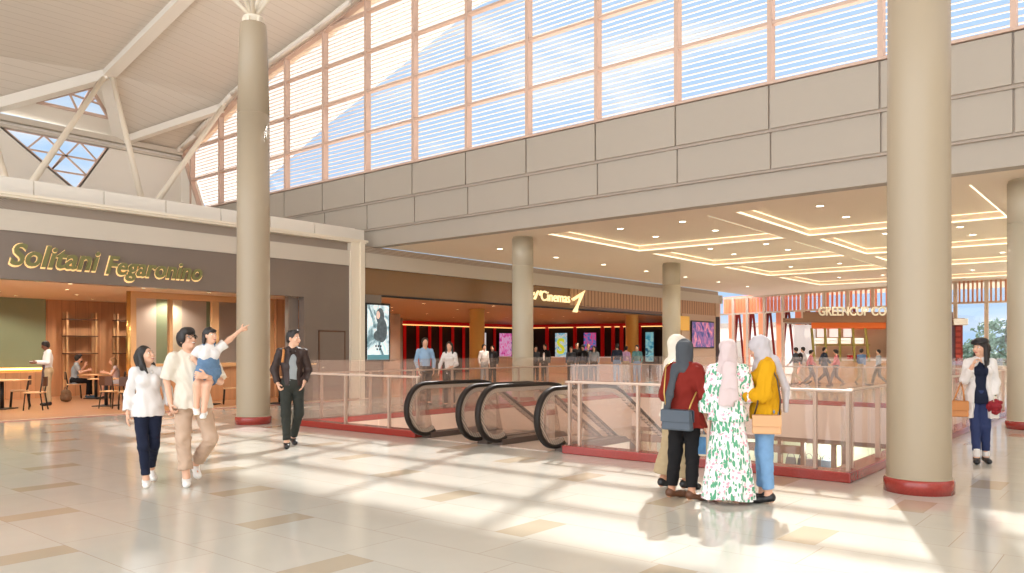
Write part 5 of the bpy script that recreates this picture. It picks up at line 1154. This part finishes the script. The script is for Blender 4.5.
# ---- woman at the railing with the bouquet
WR = at(980, 10.75); hr = face_to(980, 172)
p = Person('person', 'woman in black cap, white long cardigan and navy jeans beside the railing', 'person', WR, hr, 1.67, dict(
    kneR=(.06, .05, .49), ankR=(.055, .10, .085), kneL=(-.06, .03, .49), ankL=(-.07, .0, .085), elR=(.195, .04, 1.14), wrR=(.11, .15, 1.34), handR=(-.3, -.1, .8), elL=(-.19, -.03, 1.11), wrL=(-.165, .06, .88)), True, .008, hyaw=.75, hpitch=-.05, hands=('grip', 'grip'), girth=.92)
p.body(); p.top(C_navy, 'blouse', hem=.82, sleeve=.0, g=.004, fold=.004, collar=False); p.pants(mat('cloth_bluejeans', (38, 52, 96), .8), 'jeans', g=.005, end=.9, fold=.003); p.shoes(M_bsho, mk='sandal', low=1)
for a in 'RL':
    F = Field(.007); An = p.J['ank'+a]; F.c(An+A3(0, 0, .02), An+A3(0, -.003, .11), .046, .046, .01, True); soft('sock', F, C_white, p.root)
p.top(C_white, 'cardigan', hem=.62, sleeve=.88, g=.018, fold=.006, flare=.04, openf=.085, neckr=.075, collar=False, seed=20); p.hair(style='longer')
F = Field(.007); F.e(p.hd(0, -.015, .085), (.098, .112, .06), p.B, k=.02).c(p.hd(-.05, .08, .075), p.hd(.05, .08, .075), .026, .026, .03); soft('cap', F, M_bsho, p.root)
# ---- what they carry
def handbag(label, pos, heading, c, w, h, d, m, strap=None, sm=None, rot=0., flap=True, sr=.008, clasp=True, pic=None, group=None):
    t = thing('handbag', label, 'handbag', pos, heading, group); f = MB(); x, y, z = c
    f.add([(-w/2, -d/2, -h/2), (w/2, -d/2, -h/2), (w/2, d/2, -h/2), (-w/2, d/2, -h/2), (-w*.46, -d*.32, h/2), (w*.46, -d*.32, h/2), (w*.46, d*.32, h/2), (-w*.46, d*.32, h/2)], [(0, 3, 2, 1), (4, 5, 6, 7), (0, 1, 5, 4), (1, 2, 6, 5), (2, 3, 7, 6), (3, 0, 4, 7)])
    o = f.build('body', m, t, bevel=.018); o.location = c; o.rotation_euler = (0, 0, rot)
    if flap:
        f = MB(); f.box(-w*.49, w*.49, -d*.56, -d*.5, -h*.1, h*.47); f.box(-w*.49, w*.49, d*.5, d*.56, -h*.1, h*.47); f.box(-w*.47, w*.47, -d*.5, d*.5, h*.47, h*.5); q = f.build('flap', m, t, bevel=.006); q.location = c; q.rotation_euler = (0, 0, rot)
    if clasp: f = MB(); f.box(-.03, .03, -d*.6, -d*.54, -h*.16, -h*.02); q = f.build('clasp', sm or M_brass2, t); q.location = c; q.rotation_euler = (0, 0, rot)
    if pic: f = MB(); f.box(-w*.4, w*.4, -d*.55, -d*.5, -h*.4, h*.4); q = f.build('printed_panel', pic, t); q.location = c; q.rotation_euler = (0, 0, rot)
    for s_ in (strap or []): MB().tube(s_, sr, 6).build('strap', sm or m, t)
    return t
handbag('slate grey shoulder bag hanging against the maroon jumper', W6, h6, (.03, -.21, .83), .34, .21, .09, M_slate, [[(-.1, -.2, .93), (-.12, -.21, 1.1), (-.14, -.14, 1.36), (-.12, -.02, 1.43)], [(.15, -.2, .92), (.16, -.16, 1.0), (.17, -.08, 1.1), (.18, .02, 1.16)]], M_brass2, rot=-.06, clasp=False)
pm = mat('tote_print', (60, 110, 150), .5, var=.6, scale=16)
handbag('small tote with a blue printed panel hanging from the hand beside the flowered dress', W7, h7, (-.27, .06, .56), .13, .22, .09, mat('tote_cream', (214, 196, 170), .6), [[(-.31, .06, .67), (-.29, .06, .78), (-.25, .06, .80), (-.24, .06, .67)]], mat('tote_strap', (120, 140, 160), .5), pic=pm, flap=False, clasp=False)
handbag('tan structured shoulder bag against the light blue jeans', W8, h8, (-.21, -.0, .80), .28, .19, .1, M_tan, [[(-.21, -.12, .88), (-.215, -.13, 1.05), (-.21, -.1, 1.25), (-.15, -.03, 1.41)], [(-.21, .12, .88), (-.25, .09, 1.0), (-.21, .05, 1.25), (-.15, .02, 1.41)]], mat('dark_clasp', (70, 50, 36), .4), rot=PI/2-.0, sr=.008)
handbag('small black handbag between the flowered dress and the mustard jumper', W8, h8, (-.02, .3, .86), .16, .15, .08, M_bsho, [[(-.05, .3, .93), (-.03, .28, 1.0), (.03, .28, 1.0), (.05, .3, .93)]], flap=False, clasp=False)
handbag('camel leather handbag on the arm of the woman in the cap', WR, hr, (.27, .1, .73), .24, .22, .12, M_tan2, [[(.2, .1, .83), (.21, .1, .96), (.24, .08, 1.1), (.27, .1, 1.0), (.33, .1, .83)]], flap=True, clasp=False, sr=.011)
bq = thing('bouquet', 'bouquet of dark red roses held by the woman in the cap', 'flowers', WR, hr); F = Field(.006); r = random.Random(5)
c = A3(-.165, .12, .77); F.e(c, .075)
for i in range(22):
    a = r.uniform(0, 2*PI); t_ = r.uniform(0, PI); F.e(c+A3(math.cos(a)*math.sin(t_)*.085, math.sin(a)*math.sin(t_)*.07, math.cos(t_)*.085), r.uniform(.02, .03), k=.003)
soft('blooms', F, mat('rose_red', (140, 14, 32), .6, var=.3, scale=40), bq, amp=.004, freq=70)
MB().tube([tuple(c), (-.165, .08, .86), (-.165, .05, .93)], .018, 8).build('stems', mat('stem_green', (60, 90, 50), .6), bq); MB().cone((-.165, .1, .84), (-.165, .07, .9), .03, .025, 12).build('ribbon', C_cream, bq)
# ---- waiter and diners
SIT = dict(hipR=(.09, 0, .53), hipL=(-.09, 0, .53), kneR=(.1, .4, .53), kneL=(-.1, .42, .52), ankR=(.1, .36, .085), ankL=(-.12, .44, .085), shR=(.18, .06, 1.0), shL=(-.18, .06, 1.0), neck=(0, .06, 1.05), head=(0, .13, 1.2), elR=(.22, .16, .78), wrR=(.12, .36, .84), elL=(-.22, .16, .78), wrL=(-.1, .3, .98), handL=(0, .2, 1))
pos = S(47.5, 405.5); WA = (pos.x, pos.y, .014); hwA = face_to(47, 262)
p = Person('person', 'standing waiter in white shirt and dark apron writing in a small pad', 'person', WA, hwA, 1.77, dict(elR=(.22, .02, 1.13), wrR=(.08, .27, 1.14), handR=(-.3, .9, 0), elL=(-.22, .02, 1.13), wrL=(-.08, .26, 1.13), handL=(.3, .9, 0), head=(0, .05, 1.57)), False, .012, hpitch=-.35, skin=M_skin3, detail=False)
p.body(); p.top(C_white, 'shirt', hem=.92, sleeve=.95, g=.02, fold=.005); p.pants(C_khaki2, 'trousers', g=.02, fold=.005); p.shoes(M_bsho); p.hair()
F = Field(.01); F.c(A3(0, .09, 1.1), A3(0, .11, .62), .13, .15, .03, True, sq=(1, .25, 1)); soft('apron', F, cloth('apron', (98, 82, 84)), p.root)
t = thing('notepad', 'small pad held in the hands of the waiter', 'notepad', WA, hwA); MB().box(-.05, .05, .34, .42, 1.20, 1.215).build('pages', C_white, t)
q = sm; p = Person('person', 'bearded seated diner in grey shirt with a hand raised to his mouth', 'person', (q.x, q.y, .014), face_to(74, 88), 1.76, SIT, False, .012, skin=M_skin, detail=False)
p.body(); p.top(C_grey, 'shirt', hem=.42, sleeve=.35, g=.016, fold=.004); p.pants(C_black, 'trousers', g=.012); p.shoes(cloth('shoe_blue', (90, 110, 126))); p.hair(style='quiff')
F = Field(.01); F.e(p.hd(0, .055, -.085), (.045, .045, .04), p.B); soft('beard', F, M_hair, p.root)
q = sw; S2 = dict(SIT); S2['wrL'] = (-.1, .34, .86); S2['handL'] = (0, 1, .1)
p = Person('person', 'seated diner with long fair hair and pale sleeveless top', 'person', (q.x, q.y, .014), face_to(117, 268), 1.64, S2, True, .012, detail=False)
p.body(); p.top(C_blush, 'top', hem=.42, sleeve=.0, g=.012, fold=.003); p.pants(C_lgrey, 'skirt', g=.03, end=.4); p.shoes(M_bsho); p.hair(M_blond, 'longer')
t = thing('backpack', 'brown woven bag on the floor beside the bearded diner', 'bag', at_floor(66, 402, .012), 0.); F = Field(.012); F.c((-.1, 0, .13), (.1, 0, .13), .12, .12, .03).c((-.09, 0, .26), (.09, 0, .26), .1, .1, .05); soft('body', F, mat('woven_brown', (110, 80, 54), .8, var=.4, scale=40), t, amp=.01, freq=30); MB().tube([(-.12, 0, .33), (-.07, 0, .43), (.07, 0, .43), (.12, 0, .33)], .012, 6).build('handle', M_dwood, t)
# ---- small people: cinema side and kiosk side
STAND = dict(ankR=(.11, .0, .085), ankL=(-.1, -.03, .085))
def walkp(s=1): return dict(kneR=(.08, .16*s, .5), ankR=(.08, .26*s, .085), kneL=(-.08, -.02, .48), ankL=(-.08, -.34*s, .17), toeL=(-.08, -.2*s, .05), elR=(.22, -.12*s, 1.12), wrR=(.23, -.12*s, .9), elL=(-.22, .06*s, 1.12), wrL=(-.22, .22*s, .96))
def extra(label, px, d, deg, H, top, bot, hairm=M_hair, style='short', female=False, J=STAND, z=.012, skin=M_skin, jacket=None, skirt=False, group=None, bag=None, h=.014, hem=.86, cat='person'):
    p = Person('person', label, cat, at(px, d, z), face_to(px, deg), H, J, female, h, skin=skin, detail=False, group=group)
    p.body(); p.top(top, 'top', hem=hem, sleeve=.9 if not skirt else .4, g=.01, fold=.004, collar=False)
    p.pants(bot, 'trousers', g=.012, fold=.003); p.shoes(M_bsho)
    if jacket: p.top(jacket, 'jacket', hem=.82, sleeve=.95, g=.022, openf=.05, fold=.004, collar=False)
    if style == 'hijab': p.hijab(hairm)
    else: p.hair(hairm, style)
    if bag: F = Field(.014); F.e(A3(0, -.2, 1.2), (.15, .09, .21)); soft('backpack', F, bag, p.root)
    return p
blue = cloth('sky_blue', (150, 182, 214)); teal = cloth('teal', (90, 140, 146)); pink = cloth('pink', (206, 110, 116)); lilac = cloth('lilac', (186, 150, 190)); navy2 = cloth('ink', (40, 46, 62)); red = cloth('red_shirt', (180, 50, 56)); sea = cloth('slate_blue', (96, 128, 170))
extra('man in light blue shirt standing beyond the first escalator handrail', 425, 21.5, 165, 1.84, blue, C_black, J=dict(elR=(.24, 0, 1.12), wrR=(.2, .1, .9), elL=(-.24, 0, 1.12), wrL=(-.2, .1, .9)), h=.01)
extra('dark haired woman in white jacket beside the man in light blue shirt', 449.5, 21.0, 190, 1.73, C_white, C_black, style='longer', female=True, J=dict(elR=(.24, 0, 1.12), wrR=(.25, .15, .95), elL=(-.2, .05, 1.12), wrL=(-.1, .22, 1.05)), h=.01)
for a in [('man in white shirt with dark rucksack straps near the golden column', 484, 33, 150, 1.74, C_white, C_grey, M_hair, 'short', C_black),
          ('person in black leather jacket next to the rucksack straps', 492.5, 33.5, 200, 1.70, C_charc, C_black, M_hair, 'short', None),
          ('person in dark coat close behind the smooth cream column', 535.5, 36, 160, 1.68, C_charc, C_black, M_hair, 'long', None),
          ('man in dark suit and white shirt just past the smooth cream column', 545, 35, 210, 1.76, C_white, C_black, M_hair, 'short', None),
          ('person in black with a pale collar at the near end of the crowd', 571, 36, 190, 1.66, C_charc, C_black, M_hair, 'short', None),
          ('tall person in black at the middle of the cinema crowd', 577, 38, 170, 1.84, C_black, C_black, M_hair, 'short', None),
          ('person in black jacket with folded arms inside the crowd', 583, 36.5, 200, 1.72, C_charc, C_black, M_hair, 'mop', None),
          ('grey haired person in dark coat within the crowd', 588.5, 38, 150, 1.78, C_charc, C_black, M_blond, 'short', None),
          ('person in grey coat at the far end of the crowd', 594, 36, 190, 1.68, C_grey, C_black, M_hair, 'long', None),
          ('man in navy polo shirt walking past the black cinema wall', 617, 36, 350, 1.78, navy2, C_jeans, M_hair, 'short', None),
          ('woman in lilac blouse walking beside the navy polo shirt', 626, 36.5, 10, 1.68, lilac, C_khaki2, M_hair, 'short', None),
          ('man in teal shirt in front of the golden lobby column', 637, 35, 200, 1.72, teal, C_jeans, M_hair, 'short', None)]:
    extra(a[0], a[1], a[2], a[3], a[4], a[5], a[6], a[7], a[8], jacket=(C_black if 'suit' in a[0] or 'jacket' in a[0] else None), bag=(C_black if 'straps' in a[0] and 'near' in a[0] else None), female='woman' in a[0], h=.016)
for a in [('person in dark coat with a rucksack walking nearest the white board', 796, 33.6, 300, 1.72, C_charc, C_khaki2, 'short', C_black),
          ('person in pale grey top walking beside the dark rucksack', 803, 34.6, 280, 1.74, C_lgrey, C_khaki, 'short', None),
          ('woman in pink top striding past the kiosk end post', 811, 33.2, 100, 1.60, pink, C_charc, 'mop', None),
          ('man in navy suit walking before the kiosk', 824.5, 34.2, 110, 1.72, navy2, C_black, 'short', None),
          ('woman in pink jumper striding with arms forward before the kiosk', 836, 32.6, 270, 1.62, pink, C_charc, 'mop', None),
          ('man in blue shirt and cap walking away before the kiosk counter', 861.5, 33.6, 30, 1.66, sea, C_khaki2, 'short', None),
          ('person in grey seen beside the massive column, leaning on the rail', 878.5, 33.2, 250, 1.62, C_grey, C_charc, 'short', None)]:
    extra(a[0], a[1], a[2], a[3], a[4]-.1, a[5], a[6], style=a[7], bag=a[8], J=walkp(1), z=.006, h=.016, jacket=(navy2 if 'suit' in a[0] else None))
# ---------------------------------------------------------------- trees beyond the far glass
def tree(label, px, d, h, w, seed):
    p = at_d(px, d, -5.2); t = thing('tree', label, 'tree', p, 0, 'trees outside the far glass'); r = random.Random(seed)
    tr = MB(); tr.tube([(0, 0, 0), (.1, 0, h*.4), (-.05, .1, h*.75), (0, 0, h*.95)], [.25, .18, .1, .03], 8)
    for i in range(7): a = r.uniform(0, 2*PI); z = h*r.uniform(.35, .7); tr.tube([(0, 0, z), (math.cos(a)*w*.3, math.sin(a)*w*.3, z+h*.12), (math.cos(a)*w*.5, math.sin(a)*w*.5, z+h*.2)], [.08, .05, .02], 6)
    tr.build('trunk', mat('bark', (88, 74, 62), .8), t); f = MB()
    for i in range(70):
        a = r.uniform(0, 2*PI); u = r.random(); z = h*(.38+.6*u); rr = w*.5*math.sin(PI*min(1, .15+.85*(1-u)))*r.random()**.5; c = Vector((math.cos(a)*rr, math.sin(a)*rr, z)); s_ = r.uniform(.35, .8)*w/6
        for k in range(26):
            v = Vector((r.gauss(0, 1), r.gauss(0, 1), r.gauss(0, .7))).normalized()*s_*r.uniform(.4, 1.1); n = Vector((r.gauss(0, 1), r.gauss(0, 1), r.gauss(0, 1))).normalized(); e = n.orthogonal().normalized()*.2*w/6; g = n.cross(e)
            q = c+v; f.quad(tuple(q-e), tuple(q+g*.6), tuple(q+e), tuple(q-g*.6))
    f.build('foliage', mat('foliage', (104, 126, 108), .7, var=.4, scale=1.5), t, fix=False)
tree('bushy tree outside the far glass, just past the kiosk end', 958, 112, 7.6, 10, 1); tree('low round tree outside the far glass, above the black cap', 978, 124, 7.8, 9, 2); tree('tallest tree outside the far glass, near the picture edge column', 1006, 100, 10.4, 9, 3); tree('wide tree outside the glass, hidden partly by the massive column', 930, 130, 8.0, 10, 4)
# ---------------------------------------------------------------- sky, sun, render look
w = bpy.data.worlds.new('sky'); SC.world = w; w.use_nodes = True; nt = w.node_tree; N = lambda t, **k: nt.nodes.new(t); L = nt.links.new
bg = nt.nodes['Background']; tc = N('ShaderNodeTexCoord'); mp = N('ShaderNodeMapping'); mp.inputs['Scale'].default_value = (1.4, 1.4, 4.2); L(tc.outputs['Generated'], mp.inputs[0])
no = N('ShaderNodeTexNoise'); no.inputs['Scale'].default_value = 2.6; no.inputs['Detail'].default_value = 8; no.inputs['Distortion'].default_value = .4; L(mp.outputs[0], no.inputs['Vector'])
cr = N('ShaderNodeValToRGB'); cr.color_ramp.elements[0].position = .5; cr.color_ramp.elements[1].position = .68
cr.color_ramp.elements[0].color = (.50, .72, 1., 1); cr.color_ramp.elements[1].color = (.93, .97, 1, 1); L(no.outputs['Fac'], cr.inputs[0])
sx = N('ShaderNodeSeparateXYZ'); L(tc.outputs['Generated'], sx.inputs[0])      # sky made brighter and whiter behind the camera, added to fill the hall
mr = N('ShaderNodeMapRange'); mr.interpolation_type = 'SMOOTHSTEP'; mr.inputs[1].default_value = .25; mr.inputs[2].default_value = -.5; mr.inputs[3].default_value = SKY; mr.inputs[4].default_value = SKY*BACK_FILL; L(sx.outputs[1], mr.inputs[0]); L(mr.outputs[0], bg.inputs[1])
m2 = N('ShaderNodeMapRange'); m2.inputs[1].default_value = .25; m2.inputs[2].default_value = -.5; m2.inputs[3].default_value = 0; m2.inputs[4].default_value = .85; L(sx.outputs[1], m2.inputs[0])
mc = N('ShaderNodeMix'); mc.data_type = 'RGBA'; mc.inputs[7].default_value = (1, .985, .97, 1); L(m2.outputs[0], mc.inputs[0]); L(cr.outputs[0], mc.inputs[6]); L(mc.outputs[2], bg.inputs[0])
sd = Vector((.34, -.94, 0)).normalized(); el = math.radians(42)
su = bpy.data.lights.new('sun', 'SUN'); su.energy = SUN; su.angle = math.radians(1.1); su.color = (1, .975, .94)
so = bpy.data.objects.new('sun', su); COL.objects.link(so)
so.rotation_euler = Vector((sd.x*math.cos(el), sd.y*math.cos(el), -math.sin(el))).to_track_quat('-Z', 'Y').to_euler(); so.location = (-20, 60, 40)
SC.view_settings.view_transform = 'Standard'; SC.view_settings.look = 'None'; SC.view_settings.gamma = 1; SC.view_settings.use_curve_mapping = False
SC.view_settings.exposure = EXPO
c = SC.cycles; c.use_denoising = True; c.max_bounces = 8; c.diffuse_bounces = 5; c.glossy_bounces = 4; c.transmission_bounces = 6; c.transparent_max_bounces = 24; c.sample_clamp_indirect = 6; c.caustics_reflective = False; c.caustics_refractive = False
